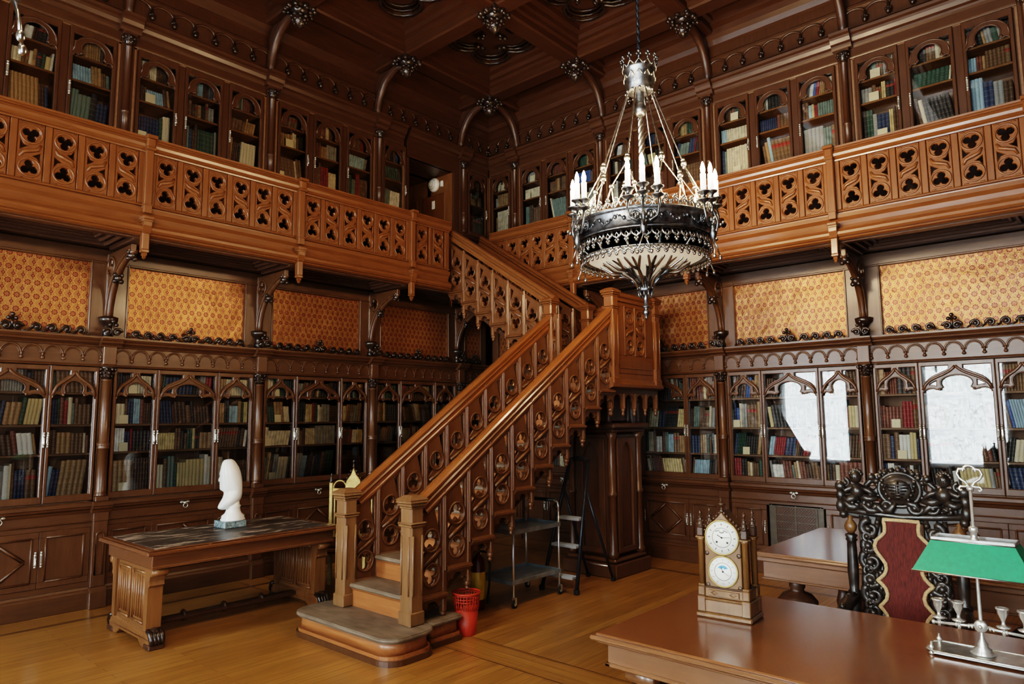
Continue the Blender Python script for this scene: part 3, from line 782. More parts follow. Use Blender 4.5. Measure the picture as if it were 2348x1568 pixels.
def lower_case(hw, shelves, doors, vent=False, diag=True, name='bookcase'):
    """doors: list of (centre, half glass width). Local front at y = 0, back at y = .36"""
    t = thing(name, 'x', 'bookcase'); hw -= .052
    M_, MX = W['case'], W['casex']
    b = MB(); b.box(-hw, hw, -.045, .36, 0, .15, MX, .004); b.mold([(.1, .15), (-.045, .15), (-.035, .165), (-.02, .175), (-.012, .195), (.1, .195)], -hw, hw, MX); b.build('plinth', t)
    b = MB()
    b.box(-hw, hw, .34, .36, .19, 2.44, W['inner']); b.box(-hw, -hw + .02, .02, .36, .19, 2.44, W['inner']); b.box(hw - .02, hw, .02, .36, .19, 2.44, W['inner'])
    b.box(-hw, hw, .03, .36, .96, shelves[0], W['inner'])
    b.box(-hw, hw, .04, .36, 2.25, 2.27, W['inner'])
    b.box(-hw, hw, .012, .04, .19, .245, MX, .003); b.box(-hw, hw, .012, .04, .74, .79, MX, .003)
    cuts = [d[0] - d[1] - .032 for d in doors] + [d[0] + d[1] + .032 for d in doors]
    for (c0, c1) in zip(sorted(cuts)[1:-1:2], sorted(cuts)[2:-1:2]):
        b.box(c0 - .002, c1 + .002, .022, .34, .96, 2.25, M_, .003)
    for s in (-1, 1): b.box(s * hw - .05 if s > 0 else -hw, hw if s > 0 else -hw + .05, .02, .045, .96, 2.26, M_, .003)
    b.build('carcass', t)
    # counter with drawer front
    b = MB()
    b.box(-hw, hw, .005, .05, .79, .875, MX, .003)
    b.mold([(.05, .87), (.0, .87), (-.01, .885), (-.016, .90), (-.04, .912), (-.046, .93), (-.055, .938), (-.055, .965), (-.03, .975), (.05, .975)], -hw, hw, MX)
    b.mold([(.03, .785), (-.002, .785), (-.008, .793), (-.002, .80), (.03, .80)], -hw, hw, MX)
    dr = b.build('drawer_front', t); mo('ring_pull', RPM, dr, (0, -.015, .885))
    # shelves
    for z in shelves[1:]:
        b = MB(); b.box(-hw + .02, hw - .02, .05, .34, z - .022, z, W['inner'], .003); b.build('shelf', t)
    wide = max(d[1] for d in doors)
    for i, (cx, a) in enumerate(doors):
        key = ('L', round(a, 3))
        if key not in DM:
            DM[key] = (gothic_door(a, .985, 1.05, 1.94, 2.195, 2.245, .030, M_).mesh('glazed_door'), pane(a, 1.05, 2.195).mesh('glass_pane'))
        d = mo('glazed_door', DM[key][0], t, (cx, .024, 0)); mo('glass_pane', DM[key][1], d)
        hs = [1, -1] if a == wide and len(doors) > 1 else [-1 if cx > 0 else 1]
        if len(doors) == 1: hs = [1]
        for s in hs: mo('handle', HM[0 if s < 0 else 1], d, (s * (a + .015), -.018, 1.56))
        # lower door
        x0, x1 = cx - a - .03, cx + a + .03
        if vent and a == wide:
            b = MB(); b.box(x0 + .02, x1 - .02, .012, .03, .22, .76, VENTM, .004)
            b2 = MB()
            for zz in [.27 + .075 * k for k in range(6)]: b2.box(x0 + .085, x1 - .085, .004, .014, zz, zz + .010, VENTM)
            for k in range(-22, 23):
                for s in (-1, 1):
                    xa, xb = x0 + .085, x1 - .085; za = .49 + k * .03 - s * (xb - xa) / 2; zb = za + s * (xb - xa)
                    p, q = (xa, za), (xb, zb)
                    def cl(p, q, z): u_ = (z - p[1]) / (q[1] - p[1]); return (p[0] + (q[0] - p[0]) * u_, z)
                    if min(za, zb) > .73 or max(za, zb) < .25: continue
                    if p[1] < .25: p = cl(p, q, .25)
                    if q[1] < .25: q = cl(p, q, .25)
                    if p[1] > .73: p = cl(p, q, .73)
                    if q[1] > .73: q = cl(p, q, .73)
                    b2.tube([(p[0], .006, p[1]), (q[0], .006, q[1])], .0014, VENTM, 4)
            for xx in (x0 + .085, (x0 + x1) / 2 - .008, x1 - .10): b2.box(xx, xx + .016, .002, .016, .25, .73, VENTM)
            b.box(x0 + .08, x1 - .08, .008, .0125, .25, .73, W['dark'])
            for xx in (x0 + .05, (x0 + x1) / 2, x1 - .05):
                for zz in (.24, .745): b.ball((xx, .010, zz), .006, STEEL, 6, 4)
            g = b.build('vent_frame', t); b2.build('vent_grille', g)
            continue
        b = MB(); panel_front(b, x0, x1, .245, .74, .0, M_)
        if a == wide and diag and len(doors) > 1: diamond(b, cx, .49, a - .075, .175, .006, M_)
        d = b.build('cupboard_door', t)
        for s in hs: mo('handle', HM[0 if s < 0 else 1], d, (cx + s * (a + .008), -.002, .50))
    # frieze with blind arcade
    b = MB(); b.box(-hw, hw, .008, .06, 2.25, 2.45, MX)
    b.mold([(.03, 2.252), (-.006, 2.252), (-.012, 2.264), (.0, 2.272), (.03, 2.272)], -hw, hw, MX)
    n = max(3, round(2 * hw / .158)); p = 2 * hw / n
    for k in range(n):
        c = -hw + p * (k + .5)
        for rr, tt, yy in ((p / 2 - .004, .009, .002), (p / 2 - .017, .006, .004)):
            b.tube([(c + q[0], yy, q[1]) for q in arc(0, 2.345, rr, 0, 180, 12, rr * 1.08)], tt, M_, 6)
    for k in range(n + 1):
        c = -hw + p * k; c = max(-hw + .012, min(hw - .012, c))
        b.tube([(c, .0, 2.36), (c, -.002, 2.325)], .011, M_, 6); b.lathe([(.004, 2.295), (.016, 2.302), (.019, 2.314), (.010, 2.326)], M_, (c, -.002, 0), 8)
    b.build('arcade', t)
    b = MB(); b.mold(cornice_prof(2.44, .055), -hw, hw, MX); b.build('cornice', t)
    b = MB(); crest(b, -hw + .06, hw - .06, W['carve']); fleuron(b, 0, W['carve']); b.build('cresting', t)
    return t
DM = {}
DOORS3 = [(-.52, .175), (0, .283), (.52, .175)]
SH = {'A': (1.04, 1.43, 1.70, 2.00), 'B': (1.03, 1.29, 1.60, 1.94)}
def full_label(s, what): return 'built-in oak ' + s + what
CASES = []            # (wall, bay, level, centre s, door list, shelves)
proto = {}
for wall in 'AB':
    for i, (s0, s1) in enumerate(BAYS):
        c = (s0 + s1) / 2; hw = (s1 - s0) / 2
        if wall == 'A' and i == 5: continue
        (x, y, z), rz = place(wall, c)
        if i == 0:
            t = lower_case(hw, SH[wall], [(.02 if wall == 'A' else .02, .17)])
            doors = [(.02, .17)]
        else:
            vent = wall == 'B' and i == 3
            k = (wall, vent)
            if k in proto: t = dup(proto[k])
            else: t = proto[k] = lower_case(hw, SH[wall], DOORS3, vent)
            doors = DOORS3
        t.location = (x, y, 0); t.rotation_euler = (0, 0, rz)
        t['label'] = full_label(LOWN[wall, i], ', gothic glass doors'); t['group'] = 'built-in gothic bookcases under the gallery'
        CASES.append((wall, i, 'L', c, doors, SH[wall]))
# slender columns between the lower cases
def column_thing():
    t = thing('bookcase_column', 'x', 'column')
    M_ = W['case']
    b = MB()
    b.box(-.075, .075, -.095, .06, 0, .15, M_, .006); b.mold([(.05, .15), (-.09, .15), (-.08, .165), (-.06, .19), (.05, .19)], -.07, .07, M_)
    b.box(-.062, .062, -.055, .03, .19, .80, M_, .004)
    lp = [(-.032, .30), (.032, .30), (.032, .66)] + [(q[0], q[1]) for q in arc(0, .66, .032, 0, 180, 8)][1:] 
    b.tube([(p[0], -.057, p[1]) for p in lp], .008, M_, 6, True)
    b.box(-.066, .066, -.06, .03, .79, .875, M_, .004)
    b.mold([(.05, .87), (-.06, .87), (-.07, .885), (-.076, .90), (-.095, .912), (-.10, .93), (-.11, .938), (-.11, .965), (-.09, .975), (.05, .975)], -.085, .085, M_)
    b.box(-.058, .058, -.06, .06, .975, 1.02, M_, .004)
    b.box(-.05, .05, .02, .35, .0, 2.44, M_, .004)
    b.build('pedestal', t)
    b = MB()
    b.lathe([(.054, 1.02), (.056, 1.03), (.045, 1.045), (.055, 1.055), (.047, 1.07), (.047, 1.46), (.056, 1.465), (.058, 1.475), (.048, 1.485), (.058, 1.50), (.056, 1.515), (.044, 1.525), (.042, 2.115), (.050, 2.12), (.044, 2.13)], M_, seg=14)
    b.build('shaft', t)
    b = MB(); b.lathe([(.036, 2.13), (.045, 2.16), (.05, 2.20), (.066, 2.235), (.07, 2.25)], W['carve'], seg=12)
    for k in range(8):
        a = 2 * PI * k / 8
        for z, r, q in ((2.225, .068, .018), (2.19, .055, .014), (2.16, .045, .012)): b.ball((r * math.cos(a + (z > 2.2) * .4), r * math.sin(a + (z > 2.2) * .4), z), q, W['carve'], 7, 5)
    b.build('capital', t)
    b = MB(); b.box(-.058, .058, -.055, .05, 2.25, 2.45, M_, .005); b.mold([(p[0] - .055 if p[0] < 0 else p[0], p[1]) for p in cornice_prof(2.44, .05)], -.095, .095, M_)
    b.mold([(.03, 2.25), (-.06, 2.25), (-.066, 2.262), (-.055, 2.275), (.03, 2.275)], -.062, .062, M_)
    b.build('entablature_block', t)
    b = MB(); fleuron(b, 0, W['carve'], -.09, 2.53); b.build('finial', t)
    return t
ct = None
for wall in 'AB':
    for k in range(5):
        (x, y, z), rz = place(wall, KS[k])
        t = ct = column_thing() if ct is None else dup(ct)
        t.location = (x, y, 0); t.rotation_euler = (0, 0, rz)
        t['label'] = 'turned oak column, %s from the corner, between lower bookcases, %s' % ('first second third fourth fifth'.split()[k], WN[wall])
        t['group'] = 'columns between the lower bookcases'; t['kind'] = 'thing'

# upper cases on the gallery; local front face at y = -.06
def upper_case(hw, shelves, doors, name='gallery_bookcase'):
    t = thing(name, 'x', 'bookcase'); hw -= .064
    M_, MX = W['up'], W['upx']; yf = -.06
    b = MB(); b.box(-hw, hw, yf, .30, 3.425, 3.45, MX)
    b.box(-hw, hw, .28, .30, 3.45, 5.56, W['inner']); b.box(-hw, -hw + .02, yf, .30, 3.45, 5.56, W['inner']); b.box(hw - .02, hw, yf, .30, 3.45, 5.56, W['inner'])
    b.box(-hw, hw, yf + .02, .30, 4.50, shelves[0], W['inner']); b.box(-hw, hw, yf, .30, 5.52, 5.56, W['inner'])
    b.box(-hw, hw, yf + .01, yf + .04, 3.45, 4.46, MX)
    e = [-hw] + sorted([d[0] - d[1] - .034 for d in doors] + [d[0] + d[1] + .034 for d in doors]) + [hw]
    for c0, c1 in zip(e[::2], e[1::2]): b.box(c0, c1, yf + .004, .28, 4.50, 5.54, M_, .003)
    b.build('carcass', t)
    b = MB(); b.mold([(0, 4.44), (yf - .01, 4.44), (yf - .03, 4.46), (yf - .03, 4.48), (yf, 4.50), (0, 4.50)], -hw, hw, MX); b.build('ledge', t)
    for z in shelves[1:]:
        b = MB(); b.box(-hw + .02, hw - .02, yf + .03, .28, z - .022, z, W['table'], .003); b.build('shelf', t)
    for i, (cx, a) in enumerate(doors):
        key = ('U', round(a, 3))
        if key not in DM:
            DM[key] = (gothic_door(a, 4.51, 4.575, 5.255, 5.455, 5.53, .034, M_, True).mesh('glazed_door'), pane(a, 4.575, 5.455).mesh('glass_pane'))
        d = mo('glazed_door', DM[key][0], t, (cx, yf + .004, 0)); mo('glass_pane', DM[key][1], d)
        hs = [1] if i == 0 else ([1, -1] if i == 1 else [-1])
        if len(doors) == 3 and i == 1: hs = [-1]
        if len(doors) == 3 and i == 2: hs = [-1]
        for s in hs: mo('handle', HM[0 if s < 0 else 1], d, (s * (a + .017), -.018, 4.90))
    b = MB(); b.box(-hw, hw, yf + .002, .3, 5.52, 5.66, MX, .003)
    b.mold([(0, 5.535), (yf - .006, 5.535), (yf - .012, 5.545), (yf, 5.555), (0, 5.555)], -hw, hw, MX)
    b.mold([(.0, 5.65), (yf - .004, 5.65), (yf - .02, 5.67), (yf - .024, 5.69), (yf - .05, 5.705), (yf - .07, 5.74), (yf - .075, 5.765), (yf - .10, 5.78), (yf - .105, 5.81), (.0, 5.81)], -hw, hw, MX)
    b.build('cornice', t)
    return t
UD3 = [(-.485, .172), (0, .175), (.485, .172)]
SHU = (4.60, 5.02, 5.27)
up_proto = None
for wall in 'AB':
    for i, (s0, s1) in enumerate(BAYS):
        if wall == 'A' and i == 5: continue
        c = (s0 + s1) / 2; hw = (s1 - s0) / 2
        if i == 0: doors = [(0.0, .165)]
        elif wall == 'A' and i == 1:
            s0 = DW1 + .05; c = (s0 + s1) / 2; hw = (s1 - s0) / 2; doors = [(0.02, .165)]
        else: doors = UD3
        (x, y, z), rz = place(wall, c)
        if doors is UD3: t = up_proto = upper_case(hw, SHU, doors) if up_proto is None else dup(up_proto)
        else: t = upper_case(hw, SHU, doors)
        t.location = (x, y, 0); t.rotation_euler = (0, 0, rz)
        t['label'] = full_label(UPN[wall, i], ', arched glass doors'); t['group'] = 'built-in gothic bookcases on the gallery'
        CASES.append((wall, i, 'U', c, doors, SHU))
# cornice over the gallery doorway joins the cases
b = MB(); b.box(DW0 - .2, DW1 + .06, -.058, .0, 5.42, 5.66, W['upx'], .003)
b.mold([(.0, 5.65), (-.064, 5.65), (-.08, 5.67), (-.084, 5.69), (-.11, 5.705), (-.13, 5.74), (-.135, 5.765), (-.16, 5.78), (-.165, 5.81), (.0, 5.81)], DW0 - .2, DW1 + .06, W['upx'])
b.box(DW0 - .19, DW0 - .006, -.055, .1, 3.45, 5.5, W['up'], .004)
o = tag(b.build('trim_1', None, (0, 0, 0), PI / 2), kind='structure')
o.location = (0, 0, 0)
for v in o.data.vertices: v.co.x = -v.co.x
# columns between upper cases
def upper_column():
    t = thing('gallery_column', 'x', 'column'); M_ = W['up']
    b = MB(); b.box(-.06, .06, -.115, .0, 3.45, 4.44, M_, .005); b.box(-.065, .065, -.125, .0, 4.44, 4.52, M_, .006); b.build('pedestal', t)
    b = MB(); b.box(-.062, .062, -.07, .28, 3.43, 5.66, M_, .004)
    b.lathe([(.046, 4.52), (.05, 4.54), (.036, 4.56), (.036, 4.80), (.044, 4.805), (.044, 4.83), (.034, 4.84), (.032, 5.50), (.04, 5.51)], M_, (0, -.085, 0), 12); b.build('shaft', t)
    b = MB(); b.lathe([(.034, 5.51), (.045, 5.55), (.06, 5.60), (.062, 5.62)], W['carve'], (0, -.085, 0), 10)
    for k in range(8):
        a = 2 * PI * k / 8; b.ball((.056 * math.cos(a), -.085 + .056 * math.sin(a), 5.59), .018, W['carve'], 7, 5); b.ball((.046 * math.cos(a + .4), -.085 + .046 * math.sin(a + .4), 5.555), .013, W['carve'], 6, 5)
    b.build('capital', t)
    b = MB(); b.box(-.068, .068, -.125, .0, 5.62, 5.66, M_, .004)
    b.mold([(.0, 5.65), (-.124, 5.65), (-.14, 5.67), (-.144, 5.69), (-.17, 5.705), (-.19, 5.74), (-.195, 5.765), (-.22, 5.78), (-.225, 5.81), (.0, 5.81)], -.10, .10, W['upx']); b.build('entablature_block', t)
    return t
uc = None
for wall in 'AB':
    for k in range(5):
        (x, y, z), rz = place(wall, KS[k])
        t = uc = upper_column() if uc is None else dup(uc)
        t.location = (x, y, 0); t.rotation_euler = (0, 0, rz)
        t['label'] = 'turned oak column, %s from the corner, between upper bookcases, %s' % ('first second third fourth fifth'.split()[k], WN[wall])
        t['group'] = 'columns between the upper bookcases'; t['kind'] = 'thing'
# ---------------------------------------------------------------- gallery
GD = .731                       # balustrade plane in front of the cases
def tref_panel(w, h, flip, mat, th=.045):
    """pierced balustrade panel: two trefoils in rings with a swinging band between them"""
    b = MB(); R = min(w * .40, .095); z1, z0 = h - R - .028, R + .028
    s = -1 if flip else 1
    zm = (z0 + z1) / 2; g = (z1 - z0) / 2
    holes = [foil(0, z1, R * .88, 3, 30 + 6 * s, 6), foil(0, z0, R * .88, 3, 90 + 6 * s, 6)]
    e = w / 2 - .022
    for k in (1, -1):
        tri = [(s * k * -e, zm + k * .062), (s * k * -e, zm - k * .010), (s * k * -(e - .055), zm + k * .035)]
        tri = [(s * k * -e, zm + k * (g * .62)), (s * k * -e, zm + k * .004), (s * k * (-e + .052), zm + k * .040), (s * k * (-e + .024), zm + k * .048)]
        holes.append(tri)
    d = fill2d(rect(-w / 2, w / 2, 0, h), holes, th, .005); b.data(d, mat)
    for zc in (z0, z1): b.tube([(R * 1.03 * math.cos(q), -th / 2 - .002, zc + R * 1.03 * math.sin(q)) for q in [2 * PI * i / 20 for i in range(20)]], .009, mat, 6, True)
    b.tube([(s * -(e + .0), -th / 2, zm - .062), (s * -.05, -th / 2 - .006, zm - .018), (0, -th / 2 - .008, zm), (s * .05, -th / 2 - .006, zm + .018), (s * (e + .0), -th / 2, zm + .062)], [.010, .016, .018, .016, .010], mat, 6)
    for sx in (-1, 1):
        for zz in (.014, h - .014): b.tube([(sx * (e + .006), -th / 2, zz), (sx * (e - .03), -th / 2, zz)], .004, mat, 4)
    return b
PZ0, PZ1 = 3.715, 4.205
PW = .188
pm = [tref_panel(PW, PZ1 - PZ0, f, W['gal']).mesh('tracery_panel') for f in (False, True)]
RAILP = [(.05, 4.205), (-.03, 4.205), (-.034, 4.218), (-.05, 4.226), (-.068, 4.245), (-.074, 4.27), (-.066, 4.295), (-.05, 4.31), (-.05, 4.322), (-.062, 4.328), (-.064, 4.345), (-.04, 4.352), (.06, 4.352), (.07, 4.33), (.06, 4.23)]
FASC = [(.05, 3.715), (-.026, 3.715), (-.034, 3.705), (-.030, 3.695), (-.012, 3.688), (-.008, 3.672), (-.045, 3.668), (-.045, 3.632), (-.02, 3.60), (-.008, 3.56), (-.01, 3.535), (-.036, 3.53), (-.038, 3.52), (-.06, 3.512), (-.074, 3.49), (-.074, 3.465), (-.06, 3.445), (-.04, 3.438), (-.044, 3.425), (-.02, 3.412), (.05, 3.412)]
def post_mesh():
    b = MB(); M_ = W['gal']
    b.box(-.034, .034, -.075, .03, 3.70, 4.22, M_, .006)
    b.lathe([(.035, 0), (.05, .03), (.052, .05), (.058, .065), (.058, .085), (.066, .09), (.066, .115), (.05, .125)], M_, (0, -.045, 4.235), 4, False, a0=PI / 4)
    b.box(-.042, .042, -.105, .02, 4.215, 4.24, M_, .004); b.box(-.05, .05, -.118, .02, 4.325, 4.358, M_, .006); b.box(-.04, .04, -.10, .02, 4.24, 4.33, M_, .012)
    b.box(-.036, .036, -.085, .03, 3.62, 3.70, M_, .005); b.box(-.040, .040, -.09, .03, 3.69, 3.705, M_, .003)
    b.box(-.047, .047, -.118, .03, 3.555, 3.585, M_, .005); b.box(-.043, .043, -.105, .03, 3.535, 3.56, M_, .004)
    b.prism([(.03, 3.54), (-.10, 3.54), (-.098, 3.50), (-.08, 3.465), (-.085, 3.44), (-.075, 3.43), (.03, 3.43)], -.036, .036, M_, 'yz')
    b.box(-.032, .032, -.07, -.006, 3.28, 3.435, M_, .006)
    b.lathe([(.004, -.09), (.02, -.075), (.016, -.065), (.03, -.05), (.022, -.035), (.042, -.025), (.044, -.008), (.03, 0)], M_, (0, -.038, 3.285), 4, False, a0=PI / 4)
    return b.mesh('gallery_post')
postm = post_mesh()
def gallery(wall, label, spans, posts, solid):
    t = thing('gallery', label, 'balcony')
    P0, rz = place(wall, 0); t.rotation_euler = (0, 0, rz)
    sg = -1 if wall == 'A' else 1          # local x = sg * s
    # spans: straight runs of balustrade
    for (s0, s1) in spans:
        x0, x1 = sorted((sg * s0, sg * s1))
        b = MB(); b.mold(RAILP, x0, x1, W['galx'], T(0, -GD, 0)); b.build('handrail', t)
        b = MB(); b.mold(FASC, x0, x1, W['galx'], T(0, -GD, 0)); b.build('fascia', t)
        cuts = sorted([s0] + [p for p in posts if s0 < p < s1] + [s1])
        for a, c in zip(cuts, cuts[1:]):
            n = max(1, round((c - a - .10) / .2433)); pad = .05 if (c - a) > .4 else .02
            pitch = (c - a - 2 * pad) / n
            b = MB(); e0, e1 = sorted((sg * a, sg * c))
            for k in range(n + 1):
                xx = e0 + pad + pitch * k
                w0 = .026
                b.box(xx - w0, xx + w0, -GD - .024, -GD + .03, PZ0, PZ1, W['gal'], .005)
            b.box(e0, e0 + pad, -GD - .02, -GD + .03, PZ0, PZ1, W['gal']); b.box(e1 - pad, e1, -GD - .02, -GD + .03, PZ0, PZ1, W['gal'])
            b.build('stile_frame', t)
            for k in range(n): mo('tracery_panel', pm[k % 2], t, (e0 + pad + pitch * (k + .5), -GD + .006, PZ0))
    for p in posts: mo('post', postm, t, (sg * p, -GD, 0))
    # floor slab with coffered soffit
    x0, x1 = sorted((sg * solid[0], sg * solid[1]))
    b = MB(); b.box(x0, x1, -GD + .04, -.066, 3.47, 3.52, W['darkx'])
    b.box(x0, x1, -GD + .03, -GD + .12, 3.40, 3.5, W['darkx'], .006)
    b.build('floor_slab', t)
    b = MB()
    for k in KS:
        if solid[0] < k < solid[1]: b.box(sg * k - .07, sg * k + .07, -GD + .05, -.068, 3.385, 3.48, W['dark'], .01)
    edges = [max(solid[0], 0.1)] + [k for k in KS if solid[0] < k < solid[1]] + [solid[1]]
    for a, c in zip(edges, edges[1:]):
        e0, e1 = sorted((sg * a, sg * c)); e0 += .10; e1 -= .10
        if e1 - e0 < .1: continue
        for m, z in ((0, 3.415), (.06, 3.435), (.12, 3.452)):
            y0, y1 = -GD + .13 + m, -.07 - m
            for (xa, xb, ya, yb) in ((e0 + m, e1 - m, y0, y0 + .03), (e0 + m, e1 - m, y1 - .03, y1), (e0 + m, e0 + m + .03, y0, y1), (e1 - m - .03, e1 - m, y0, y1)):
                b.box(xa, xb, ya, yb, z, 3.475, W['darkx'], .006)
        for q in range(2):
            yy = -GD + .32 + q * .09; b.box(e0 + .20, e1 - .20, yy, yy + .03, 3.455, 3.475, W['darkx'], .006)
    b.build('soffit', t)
    return t
gA = gallery('A', 'long oak gallery balcony with pierced trefoil balustrade on the table wall', [(1.56, 8.4)], [KS[i] for i in range(1, 5)], (0.1, 8.4))
gB = gallery('B', 'long oak gallery balcony with pierced trefoil balustrade behind the chandelier', [(GD + .04, 8.8)], [KS[i] for i in range(1, 6)], (GD + .05, 8.8))
# ---------------------------------------------------------------- staircase
XR, XL = 3.225, 2.375
ST0, TR, RI, Z1 = -4.22, .272, .183, .19
LZ = 2.205
def stair_module(t, r, h0, up=1, mat=None, cs=.17, cu=.43):
    """one balustrade bay of the stair: raking pierced panel, stiles with drops, sill moulding and arched bracket"""
    m = mat or W['stair']; b = MB(); sx = up
    fx = lambda x: x if up > 0 else t - x
    flipl = lambda lp: [(fx(x), z) for x, z in lp]
    R = t * .315
    outer = flipl([(0, 0), (t, 0), (t, h0 + r + .03), (0, h0 + .03)])
    c = t / 2; e0, e1 = .042, t - .042
    holes = [flipl(foil(c, cs, R * .86, 3, 30, 6)), flipl(foil(c, cu, R * .86, 3, 90, 6))]
    zt = h0 + r * .5
    zm = (cs + cu) / 2
    holes.append(flipl([(e0, zm + .075), (e0, zm - .012), (e0 + .05, zm + .045)]))
    holes.append(flipl([(e1, zm - .075), (e1, zm + .012), (e1 - .05, zm - .045)]))
    tz = lambda x: h0 + r * x / t - .035
    if tz(e1) - cu > R * .75: holes.append(flipl([(e1, tz(e1)), (e1 - .055, tz(e1 - .055)), (e1, cu + R * .45)]))
    b.data(fill2d(outer, holes, .036, .005), m)
    for zc in (cs, cu):
        for yy in (-.02, .02): b.tube([(c + R * math.cos(q), yy, zc + R * math.sin(q)) for q in [2 * PI * i / 18 for i in range(18)]], .009, m, 6, True)
    for yy in (-.02, .02): b.tube([(fx(e0), yy, zm - .055), (fx(c), yy * 1.2, zm), (fx(e1), yy, zm + .055)], .016, m, 6)
    # stile on the low side with drop
    x0 = fx(0); zb = -r - .15
    b.box(x0 - .022, x0 + .022, -.030, .030, zb + .02, h0 + .05, m, .008)
    b.box(x0 - .010, x0 + .010, -.040, .040, -.0, h0, m, .006)
    b.lathe([(.004, -.075), (.018, -.062), (.022, -.05), (.012, -.04), (.028, -.03), (.030, -.012), (.026, 0)], m, (x0, 0, zb + .025), 10)
    # sill moulding
    a0, a1 = sorted((fx(.02), fx(t + .015)))
    b.prism([(-.026, .03), (-.034, .018), (-.05, .012), (-.052, -.004), (-.034, -.012), (-.03, -.03), (.03, -.03), (.034, -.012), (.052, -.004), (.05, .012), (.034, .018), (.026, .03)], a0, a1, m, 'yz')
    # arched bracket
    w = t - .02
    hole = [(.04, -.20)] + [(.04, -.12)] + arc(.04 + (w - .06) * .22, -.115, (w - .06) * .22, 180, 40, 5, .035) + arc(.03 + w / 2, -.085, (w - .06) * .30, 170, 10, 8, .05) + arc(w + .02 - (w - .06) * .22, -.115, (w - .06) * .22, 140, 0, 5, .035) + [(w + .02, -.20)]
    br = [(.02, -.02), (.02, -.185), (.04, -.185)] + hole[1:-1] + [(w + .02, -.185), (t, -.185), (t, -.02)]
    b.data(fill2d(flipl(br)[:: up], [], .034, .004), m)
    return b
stair = thing('staircase', 'oak staircase with pierced trefoil balustrades, turning at a landing to the gallery', 'staircase')
sm1 = stair_module(TR, RI, .58, 1).mesh('balustrade_panel')
for k in range(10):
    y = -4.20 + TR * k; z = .351 + RI * k
    for X in (XR, XL):
        mo('balustrade_panel', sm1, stair, (X, y, z), PI / 2)
# treads and risers
for k in range(11):
    y = ST0 + TR * (k - 1); z = Z1 + RI * k
    if k == 0: continue
    b = MB(); b.box(XL + .03, XR - .03, y - .03, y + TR + .004, z - .034, z, W['tread'], .012); s = b.build('tread', stair)
    b = MB(); b.box(XL + .03, XR - .03, y, y + .02, z - RI, z - .03, W['riser'])
    b.mold([(y, z - .034), (y - .016, z - .036), (y - .004, z - .055), (y, z - .056)], XL + .03, XR - .03, W['riser']); b.build('riser', stair)
b = MB(); y9 = ST0 + TR * 10
b.box(XL + .03, XR - .03, y9, y9 + .02, LZ - RI, LZ - .03, W['riser']); b.build('riser', stair)
b = MB()   # sloped soffit below the steps
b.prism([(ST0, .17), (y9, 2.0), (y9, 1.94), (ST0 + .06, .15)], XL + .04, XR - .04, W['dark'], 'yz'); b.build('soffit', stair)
# bottom step with rounded ends
def rrect(x0, x1, y0, y1, r, n=7):
    return arc(x1 - r, y1 - r, r, 0, 90, n) + arc(x0 + r, y1 - r, r, 90, 180, n) + arc(x0 + r, y0 + r, r, 180, 270, n) + arc(x1 - r, y0 + r, r, 270, 360, n)
b = MB()
def bull(x0, x1, y0, y1, r):
    b.prism(rrect(x0, x1, y0, y1, r), .0, .04, W['case'], 'xy'); b.prism(rrect(x0 + .012, x1 - .012, y0 + .012, y1 - .012, r), .04, .065, W['riser'], 'xy')
    b.prism(rrect(x0 + .03, x1 - .03, y0 + .03, y1 - .03, r), .065, .155, W['riser'], 'xy', smooth=True)
    b.prism(rrect(x0 + .016, x1 - .016, y0 + .016, y1 - .016, r), .150, .162, W['tread'], 'xy')
    b.prism(rrect(x0, x1, y0, y1, r), .162, .184, W['tread'], 'xy', smooth=True); b.prism(rrect(x0 + .006, x1 - .006, y0 + .006, y1 - .006, r), .184, .19, W['tread'], 'xy')
bull(2.14, 3.44, -4.62, -4.142, .15); bull(2.26, 3.33, -4.14, -3.80, .03)
b.build('bottom_step', stair)
# newels
def newel_mesh(h, w, m):
    b = MB(); q = w / 2
    b.box(-q - .008, q + .008, -q - .008, q + .008, 0, .10, m, .008); b.box(-q, q, -q, q, .0, h - .05, m, .014)
    for a in range(4):
        Mr = RZ(a * PI / 2)
        for s in (-1, 1): b.tube([(s * (q - .022), -q - .001, .22), (s * (q - .022), -q - .001, h - .30)], .009, m, 6, M=Mr)
    for z, o, hh in ((h - .235, .010, .02), (h - .215, .016, .014), (h - .10, .006, .02), (h - .08, .018, .02), (h - .058, .026, .018)): b.box(-q - o, q + o, -q - o, q + o, z, z + hh, m, .006)
    b.lathe([((q + .022) * 1.414, h - .04), ((q + .026) * 1.414, h - .03), (q * 1.414 * .8, h - .006), (q * .9, h)], m, seg=4, smooth=False, a0=PI / 4)
    return b.mesh('newel_post')
nm1 = newel_mesh(.955, .13, W['newel'])
for X in (XR, XL): mo('newel_post', nm1, stair, (X, -4.245, Z1))
nm2 = newel_mesh(1.08, .12, W['gal'])
for X, y in ((XR, -1.45), (XL, -1.45), (XR, -.56), (XL + .06, -.79)): mo('newel_post', nm2, stair, (X, y, 2.06))
